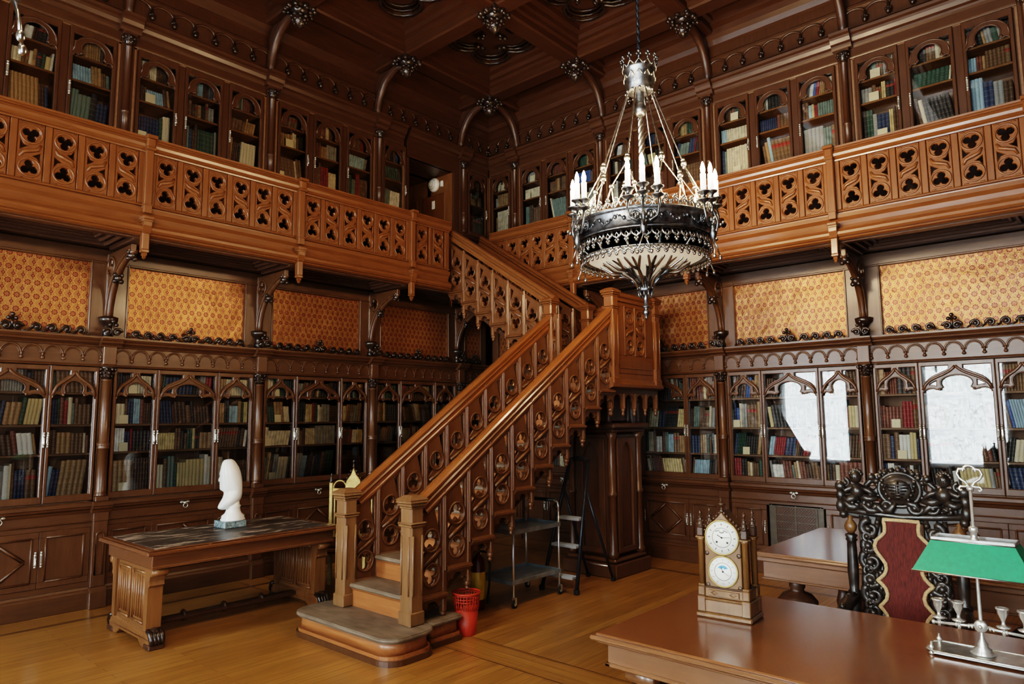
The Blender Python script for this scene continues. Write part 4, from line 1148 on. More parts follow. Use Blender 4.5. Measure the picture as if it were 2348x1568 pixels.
# handrails
def rail_mesh(n, half, hgt, mat):
    prof = [(-.028, -hgt), (.028, -hgt), (.034, -hgt + .02), (.026, -hgt + .03), (.026, -.085), (.036, -.075), (.046, -.06), (.034, -.045), (.05, -.032), (.054, -.012), (.04, .0), (.0, .006), (-.04, 0), (-.054, -.012), (-.05, -.032), (-.034, -.045), (-.046, -.06), (-.036, -.075), (-.026, -.085), (-.026, -hgt + .03), (-.034, -hgt + .02)]
    b = MB(); b.prism(prof, 0, n, mat, 'yz'); return b.mesh('handrail')
sl1 = math.atan(RI / TR); l1 = 2.70 / math.cos(sl1)
rm = rail_mesh(l1, .05, .135, W['rail'])
for X in (XR, XL):
    o = mo('handrail', rm, stair, (X, -4.19, 1.10)); o.rotation_euler = (0, -sl1, PI / 2); o.rotation_mode = 'XYZ'
    o.matrix_local = T(X, -4.19, 1.105) @ RZ(PI / 2) @ Matrix.Rotation(-sl1, 4, 'Y')
# landing
b = MB(); b.box(XL - .07, XR + .03, -1.51, -.50, LZ - .16, LZ, W['gal'], .006)
b.prism([(.0, LZ - .17), (.05, LZ - .15), (.052, LZ - .12), (.03, LZ - .10), (.02, LZ - .06), (.0, LZ - .05)], -1.54, -.47, W['galx'], 'xz', T(XR + .02, 0, 0))
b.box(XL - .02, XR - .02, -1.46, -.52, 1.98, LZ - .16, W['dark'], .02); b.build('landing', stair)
lm = tref_panel(.20, .56, False, W['gal']).mesh('landing_tracery'); lm2 = tref_panel(.20, .56, True, W['gal']).mesh('landing_tracery')
def landing_panel(L_, M, tra):
    b = MB(M)
    b.box(0, L_, -.03, .03, .0, .20, W['gal'], .005); b.box(.06, L_ - .06, -.036, .036, .05, .16, W['gal'], .008); b.box(0, L_, -.028, .028, .75, .80, W['gal'], .004)
    x = .0; e = (L_ - tra * .22) / 2
    b.box(0, e, -.028, .028, .2, .75, W['gal'], .004); b.box(L_ - e, L_, -.028, .028, .2, .75, W['gal'], .004)
    for xx in (e, L_ - e): b.box(xx - .014, xx + .014, -.036, .036, .2, .76, W['gal'], .005)
    for k in range(1, tra): b.box(e + .22 * k - .012, e + .22 * k + .012, -.034, .034, .2, .76, W['gal'], .005)
    b.mold([(-.03, .79), (-.046, .80), (-.05, .83), (-.036, .84), (-.05, .855), (-.055, .89), (-.035, .905), (.035, .905), (.055, .89), (.05, .855), (.036, .84), (.05, .83), (.046, .80), (.03, .79)], 0, L_, W['galx'])
    o = b.build('landing_panel', stair)
    for k in range(tra):
        q = mo('landing_tracery', (lm, lm2)[k % 2], o); q.matrix_local = M @ T(e + .22 * (k + .5), 0, .195)
landing_panel(.79, T(XR, -1.40, LZ) @ RZ(PI / 2), 2)
landing_panel(.77, T(XL + .03, -.56, LZ), 3)
# hanging arcade under the landing
def drops(M, n, p):
    b = MB(M)
    for k in range(n):
        x = p * k
        lo = [(x, 2.0), (x, 1.82), (x + .02, 1.82)] + arc(x + p / 2, 1.90, p / 2 - .03, 180, 0, 10, .075) + [(x + p - .02, 1.82), (x + p, 1.82), (x + p, 2.0)]
        b.data(fill2d(lo[::-1], [], .035, .004), W['stair'])
    for k in range(n + 1):
        x = p * k; b.box(x - .016, x + .016, -.03, .03, 1.82, 2.0, W['stair'], .006); b.lathe([(.004, 1.735), (.016, 1.75), (.022, 1.765), (.012, 1.78), (.024, 1.795), (.026, 1.82)], W['stair'], (x, 0, 0), 10)
    b.box(-.02, p * n + .02, -.03, .03, 1.985, 2.05, W['dark'], .006)
    b.build('drop_arcade', stair)
drops(T(XR - .02, -1.46, 0) @ RZ(PI / 2), 4, .235); drops(T(XL + .02, -1.47, 0), 4, .2)
# pier carrying the landing
b = MB(); Mp = T(2.80, -1.0, 0); b.M = Mp
b.box(-.36, .36, -.36, .36, 0, .15, W['case'], .01); b.box(-.33, .33, -.33, .33, .15, .20, W['case'], .02); b.box(-.27, .27, -.27, .27, .2, 1.56, W['case'], .03)
for k in range(4):
    Mr = RZ(k * PI / 2)
    b.lathe([(.055, .2), (.06, .25), (.045, .28), (.042, .86), (.055, .87), (.055, .90), (.042, .91), (.04, 1.44), (.055, 1.50), (.07, 1.56)], W['case'], (.27, -.27, 0), 12, M=Mr)
    b.data(fill2d(rect(-.19, .19, .24, 1.5), [[(-.11, .30), (.11, .30), (.11, 1.25)] + bez((.11, 1.25), (.10, 1.36), (.05, 1.42), (0, 1.45), 6)[1:] + bez((0, 1.45), (-.05, 1.42), (-.10, 1.36), (-.11, 1.25), 6)[1:]], .03, .006), W['case'], Mr @ T(0, -.285, 0))
b.box(-.34, .34, -.34, .34, 1.56, 1.60, W['dark'], .012); b.box(-.38, .38, -.38, .38, 1.60, 1.66, W['dark'], .018); b.box(-.20, .20, -.20, .20, 1.66, 2.0, W['dark'], .03)
for k in range(4): b.lathe([(.04, 1.66), (.034, 1.70), (.034, 1.92), (.05, 2.0)], W['dark'], (.2, -.2, 0), 10, M=RZ(k * PI / 2))
b.build('landing_pier', stair)
# upper flight to the gallery
T2, R2 = .262, .17
sm2 = stair_module(T2, R2, .50, -1, W['stair'], .165, .41).mesh('balustrade_panel')
X0 = .67
for k in range(7):
    mo('balustrade_panel', sm2, stair, (X0 + T2 * k, -1.45, 3.40 - R2 * k))
    if k < 6: mo('balustrade_panel', sm2, stair, (X0 + T2 * k, -.815, 3.40 - R2 * k))
sl2 = math.atan(R2 / T2)
rm2 = rail_mesh(1.82 / math.cos(sl2), .05, .14, W['railx'])
for y in (-1.45, -.815):
    o = mo('handrail', rm2, stair); o.matrix_local = T(.66, y, 4.315) @ Matrix.Rotation(sl2, 4, 'Y')
for k in range(8):
    x1 = 2.44 - T2 * k; z = LZ + R2 * (k + 1)
    if z > 3.53: break
    b = MB(); b.box(x1 - T2 - .004, x1 + .03, -1.43, -.83, z - .034, z, W['tread'], .01); b.box(x1 - .02, x1, -1.43, -.83, z - R2, z - .03, W['riser']); b.build('tread', stair)
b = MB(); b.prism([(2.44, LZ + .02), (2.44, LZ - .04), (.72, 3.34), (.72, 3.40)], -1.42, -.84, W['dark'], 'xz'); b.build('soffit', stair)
# ---------------------------------------------------------------- library table with bust
tb = thing('library_table', 'long oak library table with worn dark leather top beside the staircase', 'table', (1.30, -4.76, 0))
b = MB(); b.box(-.53, .53, -.86, .86, .712, .742, W['tablex'], .008); b.box(-.505, .505, -.835, .835, .742, .752, W['tablex'], .006); b.box(-.46, .46, -.78, .78, .745, .7545, TABLETOP); b.build('table_top', tb)
b = MB(); b.box(-.46, .46, -.80, .80, .60, .712, W['tablex'], .006)
b.mold([(-.46, .60), (-.472, .604), (-.472, .618), (-.46, .622)], -.80, .80, W['tablex'], RZ(PI / 2)); b.build('apron', tb)
def table_end(s):
    b = MB(T(0, s * .73, 0)); m = W['table']
    b.box(-.36, .36, -.035, .035, .12, .60, m, .006); b.box(-.40, .40, -.05, .05, .06, .13, m, .01)
    b.data(fill2d([(-.40, 0.0), (-.26, 0.0), (-.20, .045), (.20, .045), (.26, 0), (.40, 0), (.42, .08), (-.42, .08)], [], .10, .006), m)
    for sx in (-1, 1):
        b.prism([(sx * .34, .60), (sx * .40, .60), (sx * .44, .585), (sx * .44, .555), (sx * .40, .54), (sx * .385, .50), (sx * .395, .47), (sx * .37, .45), (sx * .36, .13), (sx * .30, .13), (sx * .30, .60)], -.055, .055, m, 'xz')
        b.lathe([(.02, -.06), (.03, -.055), (.03, .055), (.02, .06)], m, (0, 0, 0), 14, M=T(sx * .425, 0, .57) @ Matrix.Rotation(PI / 2, 4, 'X'))
    for x0 in (-.27, .03):
        for q in range(5):
            xx = x0 + .03 + q * .045
            b.tube([(xx, -s * -.038, .20), (xx, s * .038, .52)], .008, m, 6); b.tube([(xx, -s * .038, .20), (xx, -s * .038, .52)], .008, m, 6)
        for yy in (-.040, .040):
            for (p, q) in (((x0, .17), (x0 + .24, .17)), ((x0, .55), (x0 + .24, .55)), ((x0, .17), (x0, .55)), ((x0 + .24, .17), (x0 + .24, .55))): b.tube([(p[0], yy, p[1]), (q[0], yy, q[1])], .010, m, 6)
    o = b.build('end_support', tb)
    for sx in (-1, 1):
        c = MB(T(sx * .385, s * .73, 0))
        c.box(-.055, .055, -.06, .06, 0, .04, W['dark'], .008)
        for q in (-.04, -.013, .013, .04):
            c.tube([(sx * -.02, q, .13), (sx * .03, q, .12), (sx * .055, q, .075), (sx * .06, q, .045)], [.02, .022, .02, .014], W['carve'], 7); c.ball((sx * .058, q, .052), .016, W['carve'], 7, 5)
        c.ball((0, 0, .12), .05, W['carve'], 9, 7, (1, 1, .7))
        c.build('lion_paw', tb)
for s in (-1, 1): table_end(s)
b = MB(); b.box(-.045, .045, -.72, .72, .075, .115, W['dark'], .01)
for q in (-.35, 0, .35): b.ball((0, q, .10), .05, W['dark'], 8, 6, (1, .5, 1))
b.build('stretcher', tb)

rows = [(192, 490, 536), (197, 462, 552), (207, 438, 570), (225, 424, 588), (255, 412, 610), (290, 404, 632), (325, 396, 652), (360, 382, 667), (390, 374, 678), (420, 374, 686), (445, 381, 692), (468, 372, 697), (490, 364, 701), (505, 361, 704), (518, 366, 706), (530, 383, 708), (545, 383, 709), (556, 378, 710), (568, 386, 711), (580, 379, 713), (595, 386, 714), (610, 382, 715), (628, 383, 716), (645, 396, 717), (658, 420, 717), (675, 446, 717), (700, 452, 716), (730, 447, 711), (760, 438, 703), (790, 425, 690), (820, 408, 672), (850, 392, 650), (875, 380, 626), (895, 375, 602), (912, 377, 575), (926, 386, 540), (934, 410, 505)]
HWT = [(192, .02), (207, .048), (255, .078), (325, .094), (400, .098), (500, .092), (600, .080), (660, .070), (700, .072), (760, .09), (820, .105), (880, .10), (912, .085), (934, .04)]
def lerp_table(tab, y):
    for (a, va), (c, vc) in zip(tab, tab[1:]):
        if a <= y <= c: return va + (vc - va) * (y - a) / (c - a)
    return tab[-1][1]
def bust():
    t = thing('marble_bust', 'white marble bust of a hooded head standing on the long library table', 'bust', (1.14, -4.65, .755), math.radians(221.7))
    b = MB(); S_ = 1630.0; seg = 48; vs = []; fs = []
    for (y, l, r) in rows:
        z = (1090 - y) / S_ + .062
        face = 290 < y < 660; base = max(l, 392) if face else l
        xf, xb = (560 - base) / S_, (560 - r) / S_; bump = (base - l) / S_
        w = lerp_table(HWT, y); xc, rx = (xf + xb) / 2, (xf - xb) / 2
        for i in range(seg):
            a = -PI + 2 * PI * i / seg
            c, s = math.cos(a), math.sin(a)
            X = xc + rx * (abs(c) ** .9 * (1 if c > 0 else -1)) + bump * 1.15 * math.exp(-(a / .20) ** 2)
            Y = w * s * (1 - .22 * max(c, 0))
            if 400 < y < 485: k = math.exp(-((abs(a) - .45) / .16) ** 2) * math.exp(-((y - 440) / 22) ** 2); X -= .016 * k
            if 500 < y < 640: k = math.exp(-((abs(a) - .75) / .2) ** 2) * math.exp(-((y - 560) / 50) ** 2); X -= .004 * k
            if y < 900: k = math.exp(-((abs(a) - 1.55) / .10) ** 2); Y *= 1 + .09 * k
            k = math.exp(-((abs(a) - 1.32) / .10) ** 2)
            if 250 < y < 720: Y *= 1 - .07 * k
            vs.append((X, Y, z))
    n = len(rows)
    for j in range(n - 1):
        for i in range(seg): fs.append((j * seg + i, (j + 1) * seg + i, (j + 1) * seg + (i + 1) % seg, j * seg + (i + 1) % seg))
    fs.append(tuple(range(seg))); fs.append(tuple((n - 1) * seg + i for i in range(seg))[::-1])
    b.add(vs, fs, MARBLE, True)
    h = b.build('hooded_head', t)
    b = MB()
    b.lathe([(.105, .06), (.108, .072), (.098, .085), (.10, .10), (.072, .125), (.062, .15), (.060, .175), (.066, .19), (.055, .20), (.05, .24)], MARBLE, (-.022, 0, 0), 28); b.build('socle', t)
    b = MB(RZ(math.radians(-221.7))); b.box(-.105, .105, -.105, .105, 0, .062, GREYMARBLE, .006); b.build('plinth', t)
    return t
bust()

# ---------------------------------------------------------------- gilt chair back behind the newel
def gilt_chair():
    t = thing('gilt_chair', 'gilded gothic chair with arched openwork back between table and stair newel', 'chair', (1.29, -3.48, 0), math.radians(38))
    w = .24
    b = MB(); b.box(-w, w, -.22, .22, .40, .45, W['table'], .015); b.box(-w + .02, w - .02, -.2, .2, .45, .48, VELVET, .02); b.build('seat', t)
    for sx in (-1, 1):
        b = MB(); b.box(sx * w - .018, sx * w + .018, -.22, -.185, 0, .42, GOLD, .006); b.build('leg', t)
        b = MB(); b.box(sx * w - .02, sx * w + .02, .19, .225, 0, 1.06, GOLD, .006); b.lathe([(.02, 0), (.024, .01), (.014, .03), (.008, .07), (.012, .08), (.003, .10)], W['carve'], (sx * w, .207, 1.06), 8); b.build('back_leg', t)
    b = MB()
    b.tube([(q[0], .207, q[1]) for q in arc(-.145, .98, .075, 180, 0, 10, .10)], .011, GOLD, 6); b.tube([(q[0], .207, q[1]) for q in arc(.145, .98, .075, 180, 0, 10, .10)], .011, GOLD, 6)
    for x in (-.07, .07, -.2, .2): b.box(x - .009, x + .009, .198, .216, .50, .99, GOLD, .004)
    b.data(fill2d([(-.09, 1.0), (.09, 1.0), (.075, 1.08), (.03, 1.14), (0, 1.22), (-.03, 1.14), (-.075, 1.08)], [], .03, .006), GOLD, T(0, .207, 0))
    b.box(-w, w, .195, .22, .96, 1.0, GOLD, .006); b.box(-w, w, .195, .22, .49, .53, GOLD, .006)
    for s in (-1, 1):
        for k in range(4): b.ball((s * (.095 - .022 * k), .207, 1.07 + .036 * k), .014, W['carve'], 7, 5)
    b.lathe([(.008, 0), (.02, .012), (.01, .025), (.006, .05), (.016, .06), (.003, .085)], W['carve'], (0, .207, 1.215), 8)
    b.build('backrest', t)
gilt_chair()

# ---------------------------------------------------------------- front writing desk
dk = thing('writing_desk', 'broad polished mahogany desk carrying the clock and the lamp', 'desk', (6.53, -4.53, 0))
def moulded_top(b, hx, hy, z1, m, me):
    b.box(-hx, hx, -hy, hy, z1 - .030, z1 - .010, me, .008); b.box(-hx + .022, hx - .022, -hy + .022, hy - .022, z1 - .014, z1, m, .005); b.box(-hx + .025, hx - .025, -hy + .025, hy - .025, z1 - .045, z1 - .028, me, .006)
b = MB(); moulded_top(b, 1.05, .58, .76, W['desk'], W['desky']); b.build('desk_top', dk)
b = MB(); b.box(-.99, .99, -.52, .52, .615, .717, W['desky'], .004)
for (x0, x1, y0, y1) in ((-1.0, 1.0, -.53, -.50), (-1.0, 1.0, .50, .53), (-1.0, -.97, -.53, .53), (.97, 1.0, -.53, .53)): b.box(x0, x1, y0, y1, .612, .63, W['desky'], .005)
b.build('apron', dk)
for sx in (-1, 1):
    b = MB(T(sx * .86, 0, 0)); m = W['desky']
    b.box(-.045, .045, -.34, .34, .10, .615, W['dark'], .01); b.box(-.07, .07, -.44, .44, 0, .09, m, .015)
    for s in (-1, 1):
        b.lathe([(.02, -.075), (.034, -.07), (.034, .07), (.02, .075)], m, (0, 0, 0), 16, M=T(0, s * .44, .575) @ Matrix.Rotation(PI / 2, 4, 'Y'))
        b.prism([(s * .34, .61), (s * .44, .61), (s * .43, .53), (s * .38, .50), (s * .40, .44), (s * .36, .38), (s * .35, .10), (s * .30, .10), (s * .30, .61)], -.06, .06, W['carve'], 'yz')
        for k in range(4): b.ball((0, s * (.40 - .012 * k), .50 - .05 * k), .035 - .004 * k, W['carve'], 8, 6, (1.5, 1, 1))
    b.build('trestle_support', dk)

# second desk farther back
d2 = thing('side_desk', 'dark polished desk standing behind the carved chair', 'desk', (6.20, -2.11, 0))
b = MB(); moulded_top(b, .92, .73, .765, W['desk'], W['desky']); b.box(-.895, .895, -.705, .705, .70, .735, W['desky'], .008); b.build('desk_top', d2)
b = MB(); b.box(-.86, .86, -.67, .67, .58, .715, W['desky'], .006); b.box(-.87, .87, -.68, .68, .575, .592, W['desky'], .005); b.build('apron', d2)
for sx in (-1, 1):
    for sy in (-1, 1):
        b = MB(); b.lathe([(.05, 0), (.07, .03), (.06, .06), (.035, .09), (.05, .14), (.06, .22), (.045, .28), (.04, .33), (.10, .36), (.135, .40), (.135, .43), (.10, .47), (.05, .49), (.045, .505), (.055, .52), (.05, .58)], W['dark'], (sx * .68, sy * .52, 0), 20); b.build('bulbous_leg', d2)
for sx in (-1, 1):
    b = MB()
    b.tube([(sx * .28 + .012 * math.cos(i * .8), -.5 + .012 * math.sin(i * .8), .06 + i * .0105) for i in range(50)], .045, W['dark'], 8)
    for i in range(18): b.lathe([(.04, 0), (.056, .012), (.04, .024)], W['dark'], (sx * .28, -.5, .08 + i * .027), 12)
    b.build('spiral_leg', d2)
b = MB(); b.box(-.70, .70, -.06, .06, .05, .11, W['dark'], .01); b.box(-.72, -.62, -.55, .55, .05, .11, W['dark'], .01); b.box(.62, .72, -.55, .55, .05, .11, W['dark'], .01); b.build('stretcher', d2)

# ---------------------------------------------------------------- carved chair
def scroll_leaf(b, cx, cz, r, a0, sg, y, th, m, turns=1.25):
    pts = spiral(cx, cz, r, turns, a0, sg, 18, y, .84)
    b.tube(pts, [th * (1.1 - .55 * i / 18) for i in range(19)], m, 7)
    b.ball((pts[-1][0], y - .004, pts[-1][2]), th * 1.25, m, 7, 5)
def leaf(b, p, q, w, y, m):
    P, Q = Vector((p[0], y, p[1])), Vector((q[0], y, q[1])); d = (Q - P); n = Vector((-d.z, 0, d.x)).normalized()
    mid = P + d * .5 + n * w * .7
    b.tube([P, P.lerp(mid, .5), mid, mid.lerp(Q, .55), Q], [w * .25, w * .6, w * .7, w * .45, w * .08], m, 7, flat=.8)
def throne():
    t = thing('carved_armchair', 'ebonised carved armchair with tall red velvet back between the two desks', 'chair', (6.415, -3.50, 0), math.radians(1.5))
    m = W['chair']; H = 0
    # velvet back with braided outline
    rt = [(.083, 1.160), (.078, 1.12), (.080, 1.09), (.098, 1.068), (.122, 1.045), (.132, 1.015), (.125, .985), (.104, .955), (.085, .925), (.082, .895), (.092, .868), (.112, .845), (.128, .832), (.112, .818), (.092, .795), (.084, .765), (.090, .735), (.108, .712), (.124, .695), (.108, .678), (.092, .655), (.086, .62), (.095, .58), (.12, .55)]
    out = rt + [(-x, z) for x, z in rt[::-1]]
    b = MB(); vs = [(x, -.022, z) for x, z in out]
    b.data(fill2d(out[::-1], [], .05, .012, 2), VELVET); b.build('velvet_panel', t)
    b = MB(); pts = [(x * 1.03, -.026, z) for x, z in out]
    fine = []
    for i in range(len(pts)):
        p, q = Vector(pts[i]), Vector(pts[(i + 1) % len(pts)])
        for k in range(3): fine.append(p.lerp(q, k / 3))
    b.tube(fine, .0105, BRAID, 6, True); b.build('braid', t)
    # carved side strips
    for s in (-1, 1):
        b = MB()
        ol = [(.10, .50), (.10, 1.17), (.19, 1.17), (.215, 1.12), (.195, 1.05), (.205, 1.0), (.19, .965), (.215, .92), (.20, .87), (.185, .84), (.21, .80), (.215, .75), (.19, .70), (.21, .655), (.205, .6), (.19, .5)]
        hl = [[(.165 + .020 * math.cos(q), zc + .026 * math.sin(q)) for q in [2 * PI * i / 10 for i in range(10)]] for zc in (1.055, .97, .875, .785, .70, .61)]
        b.data(fill2d([(s * x, z) for x, z in ol], [[(s * x, z) for x, z in hh] for hh in hl], .03, .008), m, T(0, .012, 0))
        for k, (cz, r, a0) in enumerate(((1.10, .050, 90), (1.015, .040, 200), (.925, .056, 60), (.83, .044, 200), (.745, .056, 60), (.655, .050, 240), (.575, .05, 60))):
            cx = s * (.158 if r > .045 else .168)
            scroll_leaf(b, cx, cz, r, a0 if s > 0 else 180 - a0, s if k % 2 else -s, -.012, .019, m)
            scroll_leaf(b, cx + s * .012, cz - r * .8, r * .55, -a0 if s > 0 else 180 + a0, -s if k % 2 else s, -.02, .011, m)
            leaf(b, (s * .125, cz - r), (s * .205, cz + r * .6), .026, -.015, m); leaf(b, (s * .21, cz - r * .8), (s * .15, cz + r), .020, -.005, m)
            for q in range(4): b.ball((s * (.118 + .028 * (q % 3)), -.012, cz - r + q * r * .6), .015, m, 7, 5)
        b.tube([(s * .20, 0, 1.17), (s * .205, 0, 1.0), (s * .198, 0, .9), (s * .208, 0, .8), (s * .2, 0, .7), (s * .205, 0, .52)], .014, m, 7)
        b.tube([(s * .11, .005, 1.17), (s * .15, .005, 1.02), (s * .12, .005, .92), (s * .145, .005, .83), (s * .12, .005, .74), (s * .14, .005, .66), (s * .12, .005, .5)], .018, m, 7)
        b.build('carved_side', t)
    # crest
    b = MB()
    cl_ = [(.305, 1.165), (.325, 1.22), (.322, 1.30), (.325, 1.345), (.285, 1.36), (.25, 1.34), (.235, 1.30), (.18, 1.31), (.155, 1.37), (.12, 1.40), (.085, 1.41), (.04, 1.42)]
    cl_ = cl_ + [(-x, z) for x, z in cl_[::-1]] + [(-.2, 1.15), (0, 1.14), (.2, 1.15)]
    ch_ = []
    for s in (-1, 1):
        for (x, z, rx, rz_) in ((.115, 1.255, .03, .014), (.165, 1.275, .022, .010), (.27, 1.275, .018, .012), (.20, 1.195, .025, .010), (.105, 1.21, .02, .009), (.135, 1.335, .016, .018)): ch_.append([(s * x + rx * math.cos(q), z + rz_ * math.sin(q)) for q in [2 * PI * i / 10 for i in range(10)]])
    b.data(fill2d(cl_, ch_, .032, .008), m, T(0, .012, 0))
    b.tube([(-.30, 0, 1.20), (-.15, 0, 1.185), (0, 0, 1.175), (.15, 0, 1.185), (.30, 0, 1.20)], .020, m, 8)
    b.tube([(-.30, 0, 1.285), (-.2, 0, 1.28), (-.1, 0, 1.285), (.1, 0, 1.285), (.2, 0, 1.28), (.30, 0, 1.285)], .015, m, 8)
    b.ball((0, -.015, 1.325), .085, m, 16, 12, (1.15, .40, .95)); b.ball((0, -.040, 1.322), .060, m, 14, 10, (1.1, .30, .95))
    for q in range(5): b.tube([(-.062 + .010 * q, -.052, 1.355 - .017 * q), (.0, -.064, 1.35 - .016 * q), (.062 - .010 * q, -.052, 1.355 - .017 * q)], .0055, m, 5)
    b.tube([(0, -.058, 1.372), (0, -.066, 1.32), (0, -.055, 1.272)], .007, m, 6)
    for s in (-1, 1):
        for k in range(5): b.ball((s * (.078 - .004 * k * k * .5), -.035, 1.37 - .024 * k), .012, m, 7, 5)
    b.tube([(.10 * math.cos(q), -.01, 1.322 + .09 * math.sin(q)) for q in [2 * PI * i / 22 for i in range(22)]], .012, m, 7, True)
    for k in range(9):
        a = math.radians(20 + k * 17.5); b.ball((.118 * math.cos(a), -.01, 1.33 + .098 * math.sin(a)), .015, m, 7, 5); 
    for k in range(-3, 4): b.ball((.03 * k, 0, 1.428 - abs(k) * .006), .014, m, 7, 5); b.tube([(.03 * k, 0, 1.41), (.03 * k, 0, 1.445 - abs(k) * .006)], .006, m, 5)
    for s in (-1, 1):
        # cherub figure reclining on the crest
        b.tube([(s * .215, -.02, 1.345), (s * .21, -.02, 1.31), (s * .195, -.02, 1.275)], [.022, .040, .034], m, 9)
        b.tube([(s * .20, -.02, 1.33), (s * .15, -.03, 1.31), (s * .115, -.03, 1.285)], [.018, .014, .010], m, 7)
        b.tube([(s * .23, -.02, 1.33), (s * .27, -.02, 1.30), (s * .285, -.02, 1.32)], [.018, .014, .012], m, 7)
        b.tube([(s * .20, -.02, 1.28), (s * .15, -.03, 1.265), (s * .105, -.03, 1.27)], [.026, .022, .012], m, 7)
        b.tube([(s * .21, -.02, 1.275), (s * .255, -.03, 1.25), (s * .29, -.02, 1.265)], [.026, .022, .014], m, 7)
        b.ball((s * .213, -.025, 1.382), .034, m, 12, 9, (.95, .95, 1.1)); b.ball((s * .213, -.058, 1.378), .007, m, 6, 4)
        for q in (-1, 1): b.ball((s * .213 + q * .012, -.054, 1.388), .006, m, 6, 4)
        for k in range(7):
            a = math.radians(20 + k * 23); b.ball((s * .213 + .030 * math.cos(a), -.02, 1.388 + .032 * math.sin(a)), .013, m, 6, 5)
        # volutes and masks
        scroll_leaf(b, s * .07, 1.235, .042, 0 if s > 0 else 180, -s, -.012, .016, m); scroll_leaf(b, s * .155, 1.238, .038, 180 if s > 0 else 0, s, -.012, .015, m)
        leaf(b, (s * .02, 1.255), (s * .10, 1.20), .03, -.02, m); leaf(b, (s * .10, 1.20), (s * .20, 1.245), .03, -.02, m); leaf(b, (s * .20, 1.215), (s * .29, 1.255), .034, -.015, m)
        for k in range(6):
            a = math.radians(60 * k); leaf(b, (s * .235, 1.24), (s * .235 + .042 * math.cos(a), 1.24 + .042 * math.sin(a)), .018, -.02, m)
        b.ball((s * .235, -.03, 1.24), .014, m, 7, 5)
        b.ball((s * .298, -.01, 1.325), .032, m, 10, 8); b.ball((s * .300, -.01, 1.275), .030, m, 10, 8, (.9, .9, 1.2)); b.ball((s * .302, -.01, 1.215), .030, m, 10, 8, (.9, .9, 1.3)); b.ball((s * .29, -.01, 1.17), .024, m, 8, 6)
        scroll_leaf(b, s * .275, 1.345, .026, 90, s, -.01, .011, m)
        b.ball((s * .135, -.01, 1.385), .022, m, 8, 6); b.tube([(s * .10, 0, 1.36), (s * .135, 0, 1.37), (s * .165, 0, 1.34), (s * .18, 0, 1.30)], [.016, .018, .014, .010], m, 7)
    b.build('crest', t)
    # turned outer posts, legs, arms, seat
    for s in (-1, 1):
        b = MB()
        b.lathe([(.026, 0), (.03, .05), (.024, .08), (.026, .40), (.03, .44), (.03, .66), (.034, .69), (.030, .72), (.036, .74), (.024, .76), (.027, .80), (.030, .86), (.026, .98), (.024, 1.02), (.032, 1.03), (.026, 1.04), (.034, 1.055), (.020, 1.065)], m, (s * .262, .01, 0), 14)
        b.lathe([(.016, 1.065), (.030, 1.085), (.034, 1.105), (.026, 1.125), (.013, 1.14), (.012, 1.18)], W['clock'], (s * .262, .01, 0), 14)
        b.build('back_post', t)
        b = MB()
        b.tube([(s * .262, .0, .72), (s * .275, -.10, .70), (s * .285, -.25, .63), (s * .29, -.40, .64), (s * .29, -.48, .66)], [.034, .036, .032, .034, .040], m, 10); b.ball((s * .29, -.50, .65), .045, m, 10, 8)
        for k in range(4): b.ball((s * .28, -.08 - .09 * k, .725 - .028 * k), .020, m, 7, 5)
        b.build('arm', t)
        b = MB(); b.lathe([(.035, 0), (.045, .03), (.028, .07), (.034, .2), (.026, .3), (.036, .38), (.04, .46), (.024, .5), (.03, .62)], m, (s * .29, -.46, 0), 14); b.build('front_leg', t)
    b = MB(); b.box(-.31, .31, -.50, .03, .36, .43, m, .015); b.box(-.28, .28, -.48, .0, .43, .475, VELVET, .03); b.build('seat', t)
    b = MB(); b.tube([(-.29, -.46, .14), (.29, -.46, .14)], .024, m, 8); b.tube([(-.262, .01, .14), (.262, .01, .14)], .022, m, 8)
    for s in (-1, 1): b.tube([(s * .29, -.46, .12), (s * .262, .01, .12)], .022, m, 8)
    b.build('stretcher', t)
throne()

